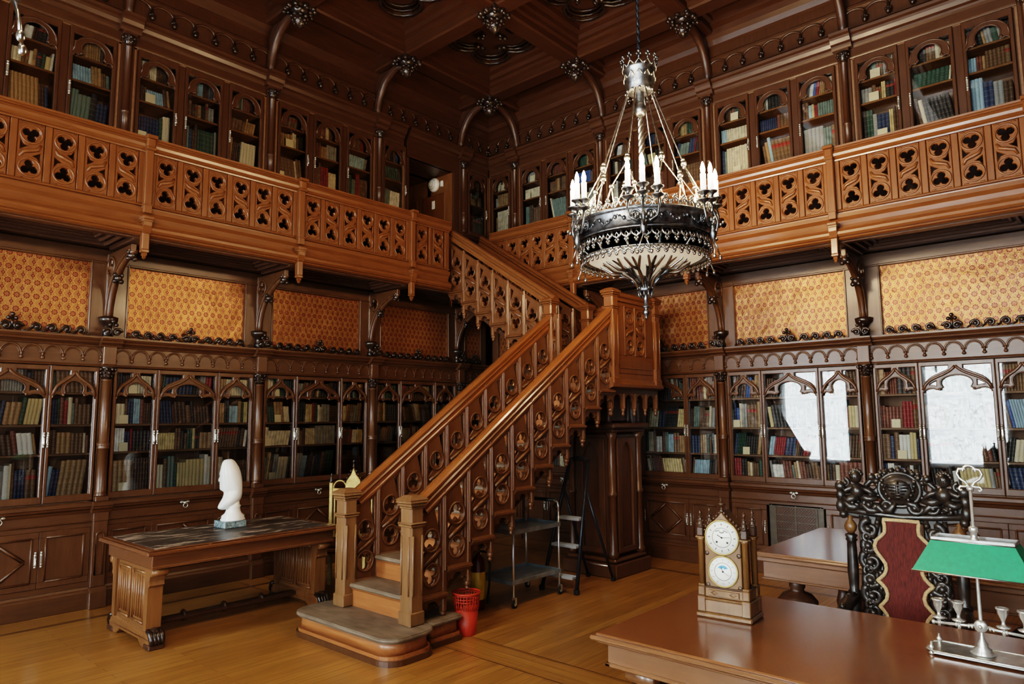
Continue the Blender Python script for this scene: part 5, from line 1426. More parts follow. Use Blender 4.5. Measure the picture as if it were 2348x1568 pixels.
# ---------------------------------------------------------------- gothic mantel clock
def clock():
    t = thing('gothic_clock', 'walnut gothic table clock with two white dials and pinnacles on the desk', 'clock', (5.855, -4.455, .76), math.radians(5))
    m, dm = W['clock'], W['clockd']
    b = MB()
    b.box(-.135, .135, -.09, .09, 0, .025, m, .006); b.box(-.128, .128, -.083, .083, .025, .085, m, .004); b.box(-.131, .131, -.086, .086, .085, .095, m, .004); b.box(-.118, .118, -.072, .072, .095, .142, m, .004)
    b.box(-.122, .122, -.077, .077, .138, .148, dm, .004)
    b.data(fill2d(rect(-.075, .075, .104, .132), [[(-.06, .118), (-.045, .126), (-.03, .118), (-.045, .110)], [(.03, .118), (.045, .126), (.06, .118), (.045, .110)]], .008, .002), m, T(0, -.074, 0)); b.build('base', t)
    b = MB(); b.box(-.086, .086, -.05, .06, .145, .40, dm, .004)
    gab = [(-.090, .145), (.090, .145), (.088, .385)] + bez((.088, .385), (.088, .44), (.025, .455), (0, .505), 8)[1:] + bez((0, .505), (-.025, .455), (-.088, .44), (-.088, .385), 8)[1:]
    b.data(fill2d(gab, [arc(0, .382, .079, 0, 360, 30)[:-1], arc(0, .222, .070, 0, 360, 30)[:-1]], .02, .003), m, T(0, -.058, 0))
    for (x, z) in ((-.078, .302), (.078, .302), (-.078, .152), (.078, .152)): b.ball((x, -.067, z), .012, dm, 8, 5, (1, .4, 1))
    b.data(fill2d(gab, [], .11, .004), dm, T(0, .0, 0))
    b.prism([(-.085, .385), (.085, .385), (.08, .42), (.025, .455), (0, .49), (-.025, .455), (-.08, .42)], -.04, .07, dm, 'xz')
    b.build('case', t)
    b = MB()
    for s in (-1, 1):
        for k in range(8):
            q = bez((.092, .385), (.092, .445), (.028, .46), (0, .51), 8)[k]; b.ball((s * q[0], -.058, q[1] + .004), .0085, dm, 6, 5)
    b.lathe([(.01, 0), (.014, .008), (.006, .016), (.005, .03), (.02, .038), (.02, .044), (.006, .05), (.004, .06), (.002, .07)], dm, (0, -.058, .50), 8); b.build('crocketed_gable', t)
    for sx in (-1, 1):
        for sy in (-1, 1):
            b = MB(T(sx * .108, sy * .062, 0))
            b.box(-.017, .017, -.017, .017, .145, .155, m, .003); b.lathe([(.0155, .155), (.0155, .36), (.020, .365), (.022, .375)], m, seg=8); b.box(-.022, .022, -.022, .022, .372, .382, m, .003)
            b.box(-.016, .016, -.016, .016, .382, .425, dm, .004)
            b.lathe([(.020, .425), (.018, .43), (.010, .46), (.004, .485), (.009, .49), (.007, .497), (.002, .508)], dm, seg=8)
            for k in range(4):
                for z in (.435, .455, .472): r = .018 - (z - .435) * .3; b.ball((r * math.cos(k * PI / 2), r * math.sin(k * PI / 2), z), .0045, dm, 5, 4)
            b.box(-.024, .024, -.026, .026, .0, .025, m, .004); b.box(-.021, .021, -.024, .024, .025, .10, m, .004); b.box(-.017, .017, -.02, .02, .10, .145, m, .004)
            b.build('pinnacle_column', t)
    for zc, r, nm in ((.382, .083, 'time_dial'), (.222, .0735, 'calendar_dial')):
        b = MB(T(0, -.069, zc) @ Matrix.Rotation(PI / 2, 4, 'X'))
        b.tube([((r - .002) * math.cos(q), (r - .002) * math.sin(q), .003) for q in [2 * PI * i / 40 for i in range(40)]], .004, GOLD, 7, True); b.lathe([(r - .003, .001), (r - .003, .003), (.001, .0035)], DIAL, seg=40)
        b.tube([((r * .56) * math.cos(q), (r * .56) * math.sin(q), .004) for q in [2 * PI * i / 32 for i in range(32)]], .0009, INK, 4, True)
        for k in range(12):
            a = k * PI / 6; tk = .0014 if nm == 'time_dial' else .0007
            b.tube([(r * .70 * math.sin(a), r * .70 * math.cos(a), .0042), (r * .82 * math.sin(a), r * .82 * math.cos(a), .0042)], tk, INK, 4)
        if nm == 'time_dial':
            for p in ((-.025, -.022), (.027, -.022)): b.lathe([(.004, .004), (.005, .0045), (.002, .005)], INK, (p[0], p[1], 0), 10)
            b.tube([(-.030, .028, .0042), (-.012, .034, .0042), (-.008, .024, .0042), (.008, .024, .0042), (.012, .034, .0042), (.030, .026, .0042)], .0015, INK, 5)
            b.lathe([(.014, .0038), (.014, .0044), (.001, .0046)], DIAL, (0, .032, 0), 14)
            b.tube([(0, 0, .006), (-.022, .012, .006)], .0016, INK, 5); b.tube([(0, 0, .0065), (.040, .004, .0065)], .0011, INK, 5)
        else:
            b.prism([(.030 * math.cos(math.radians(q)), .030 * math.sin(math.radians(q))) for q in range(35, 146, 10)] + [(-.010, .012), (.010, .012)], .004, .0046, BLUE, 'xy')
            b.ball((0, .010, .004), .008, DIAL, 10, 6, (1, 1, .2)); b.tube([(0, 0, .006), (-.008, .022, .006)], .0013, INK, 5); b.tube([(0, 0, .006), (.030, -.018, .006)], .0006, INK, 4)
        b.lathe([(.004, .004), (.004, .008), (.002, .009)], INK, seg=10); b.build(nm, t)
clock()

# ---------------------------------------------------------------- bouillotte lamp
def lamp():
    t = thing('desk_lamp', 'silver candlestick lamp with green metal shade on the polished desk', 'lamp', (6.872, -4.372, .76), math.radians(-1))
    S_ = SILVER
    b = MB(); pl = [(-.155, -.085), (.155, -.085), (.185, -.06), (.185, .06), (.155, .085), (-.155, .085), (-.185, .06), (-.185, -.06)]
    b.prism(pl, .008, .016, BRIGHTSIL, 'xy'); b.tube([(p[0], p[1], .017) for p in pl], .0035, S_, 6, True)
    for x, y in ((-.165, -.07), (-.165, .07), (.165, -.07), (.165, .07)):
        b.lathe([(.008, 0), (.012, .006), (.006, .012), (.009, .024), (.012, .03), (.005, .038), (.003, .05)], S_, (x, y, 0), 10)
    b.build('tray', t)
    b = MB(); b.lathe([(.042, .016), (.044, .022), (.03, .03), (.032, .038), (.018, .048), (.02, .056), (.010, .075), (.007, .09), (.0065, .66), (.01, .665)], S_, seg=18)
    b.lathe([(.020, -.012), (.024, -.006), (.024, .006), (.020, .012)], S_, seg=18, M=T(0, -.004, .125) @ Matrix.Rotation(PI / 2, 4, 'X')); b.ball((0, -.018, .125), .008, S_, 8, 6)
    b.lathe([(.018, .455), (.02, .462), (.012, .47), (.013, .49), (.018, .495), (.018, .51), (.009, .515)], S_, seg=14)
    b.build('pole', t)
    b = MB()
    lp = [(.004, .665), (.022, .67), (.036, .672), (.042, .662), (.034, .655), (.028, .662)]
    for s in (-1, 1):
        b.tube([(s * x, 0, z) for x, z in ((.028, .660), (.034, .655), (.040, .662), (.034, .672), (.016, .672), (.006, .676), (.016, .69), (.036, .705), (.044, .724), (.036, .742), (.016, .745), (.012, .738))], .0055, S_, 7)
    b.tube([(q[0], 0, q[1]) for q in arc(0, .735, .022, 190, -10, 12)], .0055, S_, 7)
    b.lathe([(.012, .655), (.014, .665), (.008, .675)], S_, seg=10); b.build('handle', t)
    for s in (-1, 1):
        b = MB(); b.tube([(s * .02, 0, .125), (s * .05, .0, .118), (s * .16, 0, .112)], .006, S_, 8)
        for x in (.03, .042, .085, .145): b.ball((s * x, 0, .12 - x * .05), .0095, S_, 8, 6, (.6, 1, 1))
        b.ball((s * .166, 0, .112), .009, S_, 8, 6)
        ao = b.build('arm', t)
        for x in (.075, .145):
            c = MB(); c.lathe([(.006, .10), (.008, .115), (.005, .125), (.024, .132), (.026, .136), (.008, .14), (.006, .155), (.010, .165), (.018, .185), (.020, .20), (.024, .203), (.024, .208), (.016, .209), (.013, .18)], S_, (s * x, 0, 0), 16); c.build('candle_cup', ao)
    b = MB()
    w0, d0, z0, w1, d1, z1 = .205, .125, .335, .142, .062, .455
    vs = [(-w0, -d0, z0), (w0, -d0, z0), (w0, d0, z0), (-w0, d0, z0), (-w1, -d1, z1), (w1, -d1, z1), (w1, d1, z1), (-w1, d1, z1)]
    b.add(vs, [(0, 1, 5, 4), (1, 2, 6, 5), (2, 3, 7, 6), (3, 0, 4, 7)], GREEN)
    b.add([(x * .99, y * .985, z - .002) for x, y, z in vs], [(0, 1, 5, 4), (1, 2, 6, 5), (2, 3, 7, 6), (3, 0, 4, 7)], WHITE)
    sh = b.build('lamp_shade', t)
    b = MB(); b.tube(vs[:4], .003, BRIGHTSIL, 5, True); b.tube(vs[4:], .003, BRIGHTSIL, 5, True)
    b.box(-w1, w1, -d1, -d1 + .004, z1, z1 + .012, BRIGHTSIL); b.box(-w1, w1, d1 - .004, d1, z1, z1 + .012, BRIGHTSIL); b.box(-w1, -w1 + .004, -d1, d1, z1, z1 + .012, BRIGHTSIL); b.box(w1 - .004, w1, -d1, d1, z1, z1 + .012, BRIGHTSIL)
    b.box(-.006, .006, -d1, d1, z1 + .002, z1 + .008, BRIGHTSIL); b.build('shade_rim', sh)
lamp()

# ---------------------------------------------------------------- service things below the stairs
def trolley():
    t = thing('trolley', 'chrome two-shelf trolley with black grip under the staircase', 'trolley', (2.83, -2.54, 0))
    xs, ys = (-.21, .215), (-.345, .335)
    for x in xs:
        for y in ys:
            tall = y > 0
            b = MB(); b.tube([(x, y, .09), (x, y, .74 if not tall else .80)], .0105, STEEL, 10); b.build('post', t)
            b = MB(); b.lathe([(.028, -.011), (.036, -.009), (.036, .009), (.028, .011)], RUBBER, seg=16, M=T(x + .012, y, .036) @ Matrix.Rotation(PI / 2, 4, 'Y')); b.lathe([(.016, -.013), (.016, .013)], STEEL, seg=12, M=T(x + .012, y, .036) @ Matrix.Rotation(PI / 2, 4, 'Y'))
            for q in (-.006, .03): b.box(x + q - .002, x + q + .002, y - .013, y + .013, .03, .092, STEEL)
            b.box(x - .008, x + .032, y - .013, y + .013, .086, .096, STEEL, .003); b.build('caster', t)
    b = MB(); b.tube([(xs[1], ys[1], .79), (xs[1], ys[1], .85), (xs[1] - .01, ys[1], .885), (xs[1] - .045, ys[1], .90), (-.0, ys[1], .905), (xs[0] + .045, ys[1], .90), (xs[0] + .01, ys[1], .885), (xs[0], ys[1], .85), (xs[0], ys[1], .79)], .0105, STEEL, 10); h = b.build('handle', t)
    b = MB(); b.tube([(xs[0] + .05, ys[1], .904), (xs[1] - .06, ys[1], .904)], .018, BLACK, 12); b.build('grip', h)
    for z, m in ((.215, GREYMET), (.665, GREYMET)):
        b = MB(); b.box(xs[0] - .01, xs[1] + .01, ys[0] - .02, ys[1] + .02, z, z + .006, m)
        for (a, c, d, e) in ((xs[0] - .012, xs[1] + .012, ys[0] - .022, ys[0] - .014), (xs[0] - .012, xs[1] + .012, ys[1] + .014, ys[1] + .022), (xs[0] - .012, xs[0] - .004, ys[0] - .02, ys[1] + .02), (xs[1] + .004, xs[1] + .012, ys[0] - .02, ys[1] + .02)): b.box(a, c, d, e, z - .012, z + .03, m, .003)
        b.build('tray', t)
trolley()
def ladder():
    t = thing('step_ladder', 'black folding step ladder with aluminium treads leaning open beside the pier', 'ladder', (3.0, -1.85, 0))
    f0 = [(-.19, -.34, .02), (.20, -.28, .02)]; f1 = [(-.10, .03, 1.24), (.12, .06, 1.24)]
    for p, q in zip(f0, f1):
        b = MB(); b.tube([p, q], .017, DARKMET, 6, flat=1.5); b.box(p[0] - .025, p[0] + .025, p[1] - .025, p[1] + .025, 0, .05, BLACK, .008); b.build('front_rail', t)
    r0 = [(-.17, .43, .02), (.155, .43, .02)]; r1 = [(-.125, -.03, .98), (.14, .0, .98)]
    for p, q in zip(r0, r1):
        b = MB(); b.tube([p, q], .013, DARKMET, 6, flat=1.4); b.box(p[0] - .02, p[0] + .02, p[1] - .02, p[1] + .02, 0, .045, BLACK, .006); b.build('rear_leg', t)
    for k, z in enumerate((.155, .44, .70)):
        u = z / 1.22; a, c = Vector(f0[0]).lerp(Vector(f1[0]), u), Vector(f0[1]).lerp(Vector(f1[1]), u)
        b = MB(); b.box(a.x + .01, c.x - .01, a.y - .03, a.y + .06 + .02 * k, z - .014, z + .014, ALU, .005)
        for q in range(4): b.box(a.x + .012, c.x - .012, a.y - .02 + q * .022, a.y - .012 + q * .022, z + .013, z + .017, ALU)
        b.build('step', t)
    b = MB(); b.tube([(-.155, .38, .16), (.145, .38, .16)], .008, STEEL, 8); b.build('brace', t)
    b = MB(); b.tube([f1[0], (-.09, .05, 1.29), (.0, .06, 1.31), (.11, .07, 1.29), f1[1]], .017, BLACK, 8); b.box(-.02, .14, -.02, .09, 1.275, 1.30, BLACK, .008); b.build('top_hoop', t)
ladder()
def extinguisher():
    t = thing('fire_extinguisher', 'dark red fire extinguisher with yellow label standing behind the waste basket', 'extinguisher', (2.80, -3.10, 0))
    b = MB(); b.lathe([(.060, 0), (.068, .015), (.068, .40), (.060, .44), (.035, .47), (.022, .485), (.022, .50)], EXRED, seg=24); b.build('cylinder', t)
    b = MB(); b.lathe([(.0685, .09), (.0692, .092), (.0692, .33), (.0685, .332)], YELLOW, seg=24); b.build('yellow_label', t)
    b = MB(); b.box(-.02, .02, -.02, .02, .50, .54, BLACK, .006); b.tube([(0, 0, .535), (.05, -.05, .555), (.09, -.09, .54)], .008, BLACK, 7); b.tube([(0, 0, .52), (.05, -.06, .51), (.085, -.09, .49)], .007, BLACK, 7); b.build('valve_handle', t)
    b = MB(); b.tube([(.0, .02, .51), (.07, .05, .50), (.105, .05, .40), (.105, .04, .22), (.10, .03, .14)], .010, BLACK, 8); b.lathe([(.012, 0), (.02, -.07), (.022, -.08)], BLACK, (.10, .03, .14), 10); b.build('hose', t)
extinguisher()
def basket():
    t = thing('waste_basket', 'red plastic waste basket with slotted rim beside the bottom step', 'waste basket', (3.25, -3.69, 0))
    b = MB(); r = lambda z: .078 + z / .34 * .032
    b.lathe([(r(0), 0), (r(0) + .002, .004), (r(.2), .2), (r(.2) - .003, .2), (r(0) - .004, .008), (.01, .008)], REDPL, seg=36)
    for k in range(26):
        a = 2 * PI * k / 26; d = .5 * 2 * PI / 26
        f = lambda z, o=0: (r(z) * math.cos(a + o), r(z) * math.sin(a + o), z)
        b.tube([f(.20), f(.235), f(.30), f(.315)], .0045, REDPL, 5)
        if k % 2: b.tube([f(.20, -d), f(.225, -d * .6), f(.235, 0)], .004, REDPL, 5); b.tube([f(.20, d), f(.225, d * .6), f(.235, 0)], .004, REDPL, 5)
    for z in (.20, .262, .285, .31): b.tube([(r(z) * math.cos(q), r(z) * math.sin(q), z) for q in [2 * PI * i / 36 for i in range(36)]], .0045, REDPL, 5, True)
    b.tube([((r(.325) + .004) * math.cos(q), (r(.325) + .004) * math.sin(q), .325) for q in [2 * PI * i / 36 for i in range(36)]], .009, REDPL, 6, True)
    b.build('slotted_body', t)
basket()

# small fittings in the gallery doorway
def roundel():
    t = thing('wall_speaker', 'round white fixture with grey ring on the gallery doorway jamb', 'speaker', (-.33, -DW0 - .012, 5.30))
    b = MB(Matrix.Rotation(PI / 2, 4, 'X')); b.lathe([(.105, 0), (.11, .02), (.10, .05), (.07, .075), (.04, .085), (.01, .088)], WHITE, seg=28); b.build('housing', t)
    b = MB(Matrix.Rotation(PI / 2, 4, 'X'))
    for rr, z in ((.075, .075), (.045, .086)): b.tube([(rr * math.cos(q), rr * math.sin(q), z) for q in [2 * PI * i / 24 for i in range(24)]], .004, STEEL, 5, True)
    b.build('ring', t)
roundel()
b = MB(); b.box(-.19, -.14, -DW0 - .045, -DW0 - .012, 5.24, 5.33, WHITE, .006); b.box(-.18, -.15, -DW0 - .05, -DW0 - .044, 5.26, 5.31, WHITE, .004); tag(b.build('door_sensor'), 'small white box beside the round fixture in the gallery doorway', 'sensor')
b = MB(); b.box(-.40, -.33, -DW0 - .025, -DW0 - .012, 4.93, 5.06, WHITE, .006); b.box(-.385, -.345, -DW0 - .032, -DW0 - .024, 4.96, 5.03, WHITE, .004); tag(b.build('wall_switch'), 'small white switch plate on the gallery doorway jamb', 'switch')

# paper slips leaning inside the bookcases
NOTES = [('A', (.004, -5.124, 5.096), 'on the middle shelf of the upper bookcase over the marble bust'), ('A', (.004, -5.189, 4.747), 'on the bottom shelf of the upper bookcase over the marble bust'), ('A', (.004, -3.521, 5.147), 'on the middle shelf of the upper bookcase over the staircase foot'), ('A', (.004, -3.625, 4.776), 'on the bottom shelf of the upper bookcase over the staircase foot'), ('A', (.004, -.371, 5.097), 'on the middle shelf of the short upper corner bookcase'), ('A', (.004, -.485, 4.766), 'on the bottom shelf of the short upper corner bookcase'),
         ('B', (.336, -.004, 5.40), 'at the top of the short upper bookcase on the chandelier wall'), ('B', (.935, -.004, 5.40), 'at the top of the upper bookcase between corner and chandelier'), ('B', (.844, -.004, 5.08), 'on the middle shelf of the upper bookcase between corner and chandelier'), ('B', (5.658, -.004, 5.383), 'at the top of the upper bookcase over the carved chair'), ('B', (5.632, -.004, 5.083), 'on the middle shelf of the upper bookcase over the carved chair'), ('B', (5.69, -.004, 4.734), 'on the bottom shelf of the upper bookcase over the carved chair'), ('B', (4.109, -.004, 5.377), 'at the top of the upper bookcase over the vent grille'), ('B', (4.113, -.004, 4.732), 'on the bottom shelf of the upper bookcase over the vent grille'),
         ('A', (-.065, -5.121, 2.07), 'at the top of the lower bookcase behind the marble bust'), ('A', (-.065, -5.19, 1.749), 'on the upper shelf of the lower bookcase behind the marble bust'), ('A', (-.065, -5.181, 1.479), 'on the middle shelf of the lower bookcase behind the marble bust'), ('A', (-.065, -3.53, 1.765), 'on the upper shelf of the lower bookcase behind the staircase foot'), ('A', (-.065, -3.642, 1.51), 'on the middle shelf of the lower bookcase behind the staircase foot'), ('A', (-.065, -3.556, 2.055), 'at the top of the lower bookcase behind the staircase foot'), ('A', (-.065, -5.164, 1.143), 'on the bottom shelf of the lower bookcase behind the marble bust'), ('A', (-.065, -3.579, 1.08), 'on the bottom shelf of the lower bookcase behind the staircase foot'),
         ('B', (3.944, .065, 1.638), 'on the upper shelf of the lower bookcase above the vent grille'), ('B', (4.045, .065, 1.335), 'on the middle shelf of the lower bookcase above the vent grille'), ('B', (5.616, .065, 1.637), 'on the upper shelf of the lower bookcase behind the carved chair'), ('B', (5.653, .065, 1.345), 'on the middle shelf of the lower bookcase behind the carved chair')]
def shelf_below(z, shs): return max([s for s in shs if s < z - .0] or [min(shs)])
for i, (wall, P, txt) in enumerate(NOTES):
    rz = PI / 2 if wall == 'A' else 0
    h = .10 if P[2] > 3 else .085; w = h * .95
    zb = shelf_below(P[2], SHU if P[2] > 3 else SH[wall])
    b = MB(); b.add([(-w / 2, -.005, 0), (w / 2, -.005, 0), (w / 2, .002, h), (-w / 2, .002, h), (-w / 2, -.0035, 0), (w / 2, -.0035, 0), (w / 2, .0035, h), (-w / 2, .0035, h)], [(0, 1, 2, 3), (7, 6, 5, 4), (0, 4, 5, 1), (3, 2, 6, 7), (0, 3, 7, 4), (1, 5, 6, 2)], PAPER)
    o = b.build('paper_slip', None, (P[0] if wall == 'B' else (.014 if P[2] > 3 else -.052), P[1] if wall == 'A' else (-.014 if P[2] > 3 else .052), zb + .001), rz)
    tag(o, 'cream paper slip ' + txt, 'paper slip', 'cream paper slips in the bookcases')
# ---------------------------------------------------------------- chandeliers
def chandelier(label):
    t = thing('chandelier', label, 'chandelier')
    P, S_ = PEWTER, BRIGHTSIL
    R = .525
    LOW = T(0, 0, -.2) @ Matrix.Diagonal((.9, .9, .86, 1)) @ T(0, 0, .2)
    b = MB()
    b.lathe([(R, -.075), (R + .012, -.085), (R + .016, -.07), (R + .004, -.06), (R, -.05), (R, .05), (R + .004, .06), (R + .018, .072), (R + .010, .085), (R - .03, .085), (R - .03, -.085), (R, -.085)], P, seg=72)
    for k in range(48):                       # relief foliage on the band
        a = 2 * PI * k / 48; z = .018 * math.sin(k * 2.4)
        b.ball(((R + .002) * math.cos(a), (R + .002) * math.sin(a), z), .014, P, 7, 5, (1, 1, 1.3))
    for k in range(96):
        a = 2 * PI * k / 96; b.tube([((R + .004) * math.cos(a + q), (R + .004) * math.sin(a + q), .03 * math.sin(k * 1.2 + q * 30)) for q in (0, .03, .06)], .005, P, 5)
    for k in range(12):
        a = math.radians(-59.5 + 30 * k + 15) if False else math.radians(-59.5 + 60 * (k // 2) + (-6 if k % 2 else 6))
        c = Vector(((R + .018) * math.cos(a), (R + .018) * math.sin(a), .005)); n = Vector((math.cos(a), math.sin(a), 0)); tv = Vector((-math.sin(a), math.cos(a), 0))
        b.tube([c + tv * .038 * math.cos(q) + Vector((0, 0, .038 * math.sin(q))) for q in [2 * PI * i / 14 for i in range(14)]], .007, P, 6, True)
        for i in range(7):
            q = 2 * PI * i / 7; p = c + tv * .02 * math.cos(q) + Vector((0, 0, .02 * math.sin(q))); b.ball(p, .011, P, 6, 5)
        b.ball(c + n * .006, .012, P, 7, 5)
    b.build('ring_band', t)
    def openwork(z0, h, r, n, up, mat):
        b = MB()
        for k in range(n):
            a = 2 * PI * k / n; d = PI / n
            f = lambda q, z, rr=r: (rr * math.cos(a + q * d), rr * math.sin(a + q * d), z0 + up * z)
            b.tube([f(-1, 0), f(-.8, h * .45), f(0, h * .72), f(.8, h * .45), f(1, 0)], .0085, mat, 5)
            b.tube([f(0, h * .7), f(-.45, h * .45), f(0, h * .2), f(.45, h * .45), f(0, h * .7)], .0065, mat, 5)
            b.ball(f(0, h), .013, mat, 6, 5); b.ball(f(-.3, h * .86), .010, mat, 6, 4); b.ball(f(.3, h * .86), .010, mat, 6, 4)
        return b
    openwork(.085, .075, R - .01, 44, 1, S_).build('upper_cresting', t)
    openwork(-.085, .085, R - .005, 44, -1, S_).build('pierced_gallery', t)
    b = openwork(-.205, .055, R - .02, 52, -1, S_); b.lathe([(R - .02, -.20), (R - .014, -.208), (R - .02, -.214), (R - .035, -.208)], S_, seg=60); b.build('drop_fringe', t)
    b = MB(); b.lathe([(.08, -.315), (.22, -.295), (.36, -.25), (.455, -.205), (.46, -.19), (.44, -.188), (.30, -.235), (.08, -.30)], ALAB, seg=48)
    b.build('alabaster_bowl', t)
    # basket of leaves below
    b = MB(LOW)
    for k in range(12):
        a = 2 * PI * k / 12 + .26
        f = lambda r, z, o=0: (r * math.cos(a + o), r * math.sin(a + o), z)
        big = k % 2 == 0
        if big:
            b.tube([f(.045, -.52), f(.075, -.44), f(.16, -.35), f(.215, -.27), f(.20, -.225)], [.014, .022, .036, .034, .010], P, 7, flat=.55); b.tube([f(.14, -.37, .05), f(.20, -.30, .12), f(.245, -.235, .10)], [.012, .020, .004], P, 6); b.tube([f(.14, -.37, -.05), f(.20, -.30, -.12), f(.245, -.235, -.10)], [.012, .020, .004], P, 6); b.tube([f(.215, -.30), f(.27, -.25), f(.29, -.20)], [.016, .020, .004], P, 6)
            b.tube([f(.12, -.40, .1), f(.19, -.36, .16), f(.235, -.32, .2), f(.225, -.27, .22), f(.19, -.275, .18), f(.195, -.31, .16)], .006, P, 5)
            b.tube([f(.12, -.40, -.1), f(.19, -.36, -.16), f(.235, -.32, -.2), f(.225, -.27, -.22), f(.19, -.275, -.18), f(.195, -.31, -.16)], .006, P, 5)
        b.tube([f(.05, -.50), f(.10, -.40), f(.21, -.335), f(.36, -.265), f(.50, -.17), f(.56, -.10)], [.014, .018, .016, .014, .011, .007], S_ if not big else P, 6)
        b.tube([f(.20, -.34), f(.29, -.33, .1), f(.38, -.27, .17), f(.42, -.20, .19)], [.014, .014, .011, .004], S_, 5)
        b.tube([f(.20, -.34), f(.29, -.33, -.1), f(.38, -.27, -.17), f(.42, -.20, -.19)], [.014, .014, .011, .004], S_, 5)
    b.build('leaf_basket', t)
    b = MB(LOW)
    b.lathe([(.004, -.775), (.014, -.755), (.012, -.74), (.026, -.725), (.030, -.70), (.020, -.68), (.012, -.67), (.036, -.66), (.036, -.652), (.020, -.645), (.019, -.545), (.03, -.53), (.055, -.52), (.066, -.51), (.070, -.49), (.062, -.475), (.068, -.46), (.062, -.445), (.05, -.43), (.02, -.42)], P, seg=18)
    for k in range(10):
        a = 2 * PI * k / 10; b.tube([(.066 * math.cos(a), .066 * math.sin(a), -.51), (.058 * math.cos(a), .058 * math.sin(a), -.55), (.045 * math.cos(a), .045 * math.sin(a), -.575)], [.008, .008, .002], P, 5)
        b.ball((.070 * math.cos(a), .070 * math.sin(a), -.485), .009, S_, 6, 5)
        b.tube([(.06 * math.cos(a), .06 * math.sin(a), -.45), (.08 * math.cos(a), .08 * math.sin(a), -.41), (.10 * math.cos(a), .10 * math.sin(a), -.38)], [.008, .012, .002], P, 5)
    b.build('finial', t)
    # stem, crown, chain
    b = MB()
    for k in range(3):
        pts = [(.016 * math.cos(q * 9 + k * 2.094), .016 * math.sin(q * 9 + k * 2.094), -.35 + q * 1.34) for q in [i / 60 * 1.0 for i in range(0, 61)]]
        pts = [(.014 * math.cos(i * .55 + k * 2.094), .014 * math.sin(i * .55 + k * 2.094), -.30 + i * .0147) for i in range(88)]
        b.tube(pts, .013, S_, 6)
    b.lathe([(.026, .99), (.04, 1.0), (.05, 1.03), (.05, 1.06), (.036, 1.085), (.03, 1.10), (.034, 1.12), (.034, 1.22), (.028, 1.24)], P, seg=14)
    b.build('stem', t)
    b = MB()
    b.lathe([(.10, 1.19), (.112, 1.20), (.116, 1.26), (.124, 1.28), (.126, 1.36), (.134, 1.37), (.136, 1.385), (.12, 1.385), (.11, 1.28), (.09, 1.20)], P, seg=28)
    for k in range(12):
        a = 2 * PI * k / 12; f = lambda r, z, o=0: (r * math.cos(a + o), r * math.sin(a + o), z)
        b.tube([f(.135, 1.38, -.24), f(.14, 1.42), f(.135, 1.38, .24)], .008, P, 5); b.tube([f(.138, 1.41), f(.146, 1.46)], .007, P, 5)
        b.ball(f(.148, 1.475), .014, P, 6, 5); b.ball(f(.146, 1.455, .10), .010, P, 6, 5); b.ball(f(.146, 1.455, -.10), .010, P, 6, 5)
        b.tube([f(.128, 1.29, -.2), f(.13, 1.335, 0), f(.128, 1.29, .2)], .006, S_, 5); b.ball(f(.115, 1.185), .012, P, 6, 5); b.ball(f(.112, 1.155), .008, P, 6, 5)
    b.build('crown', t)
    b = MB()
    for i in range(68):
        z = 1.24 + i * .034; h = i % 2
        b.tube([(.013 * math.cos(q) * (1 - h), .013 * math.cos(q) * h, z + .023 * math.sin(q)) for q in [2 * PI * j / 8 for j in range(8)]], .0055, DARKMET, 5, True)
    b.tube([(0, 0, 1.2), (0, 0, 3.62)], .007, DARKMET, 6)
    b.build('hanging_chain', t)
    # eight ropes with knots, each splitting towards the ring
    def rope(b, p, q, r):
        n = max(4, int((Vector(p) - Vector(q)).length / .022)); P0, Q0 = Vector(p), Vector(q)
        b.tube([P0.lerp(Q0, i / n) for i in range(n + 1)], [r * (1.25 if i % 2 else .8) for i in range(n + 1)], S_, 5)
    for k in range(8):
        b = MB(); a = 2 * PI * k / 8 + .2
        f = lambda r, z, o=0: (r * math.cos(a + o), r * math.sin(a + o), z)
        rope(b, f(.105, 1.19), f(.34, .52), .006)
        b.ball(f(.34, .52), .026, S_, 8, 6); b.ball(f(.335, .55), .018, S_, 7, 5); b.ball(f(.345, .49), .016, S_, 7, 5)
        for o in (-.20, .20):
            rope(b, f(.345, .50), f(.455, .28, o), .0055); b.ball(f(.455, .28, o), .019, S_, 7, 5)
            for o2 in (-.09, .09): rope(b, f(.455, .28, o), f(R - .03, .10, o + o2), .005)
        b.build('rope', t)
    # six three-light sconces on the ring
    for g in range(6):
        a = math.radians(-59.5 + 60 * g)
        Mg = RZ(a) @ T(R, 0, 0)
        arm = MB(Mg)
        arm.tube([(.02, 0, .02), (.05, 0, -.05), (.09, 0, -.09), (.10, 0, -.02), (.07, 0, .06), (.055, 0, .14)], [.010, .010, .009, .010, .010, .010], P, 7)
        arm.ball((.055, 0, .0), .026, P, 8, 6); arm.lathe([(.004, -.16), (.018, -.14), (.03, -.10), (.02, -.07), (.028, -.04)], P, (.06, 0, 0), 10)
        for s in (-1, 1):
            arm.tube([(.03, 0, -.02), (.05, s * .05, -.05), (.06, s * .10, -.02), (.055, s * .115, .05), (.045, s * .105, .12)], .009, P, 7)
            arm.tube(spiral(.06, 0, .04, 1.3, 0, s, 14) if False else [(.065, s * (.03 + .035 * math.cos(q)), .09 + .035 * math.sin(q)) for q in [i * .45 for i in range(14)]], .006, P, 5)
            arm.tube([(.06, 0, -.14), (.075, s * .02, -.20), (.085, s * .045, -.27)], .006, BRIGHTSIL, 5); arm.ball((.087, s * .05, -.285), .014, BRIGHTSIL, 7, 5, (1, 1, 1.5))
            for q in range(4): arm.ball((.07 + .012 * q, s * (.02 + .018 * q), -.035 + .02 * (q % 2)), .014, P, 6, 5)
        ao = arm.build('candle_arm', t)
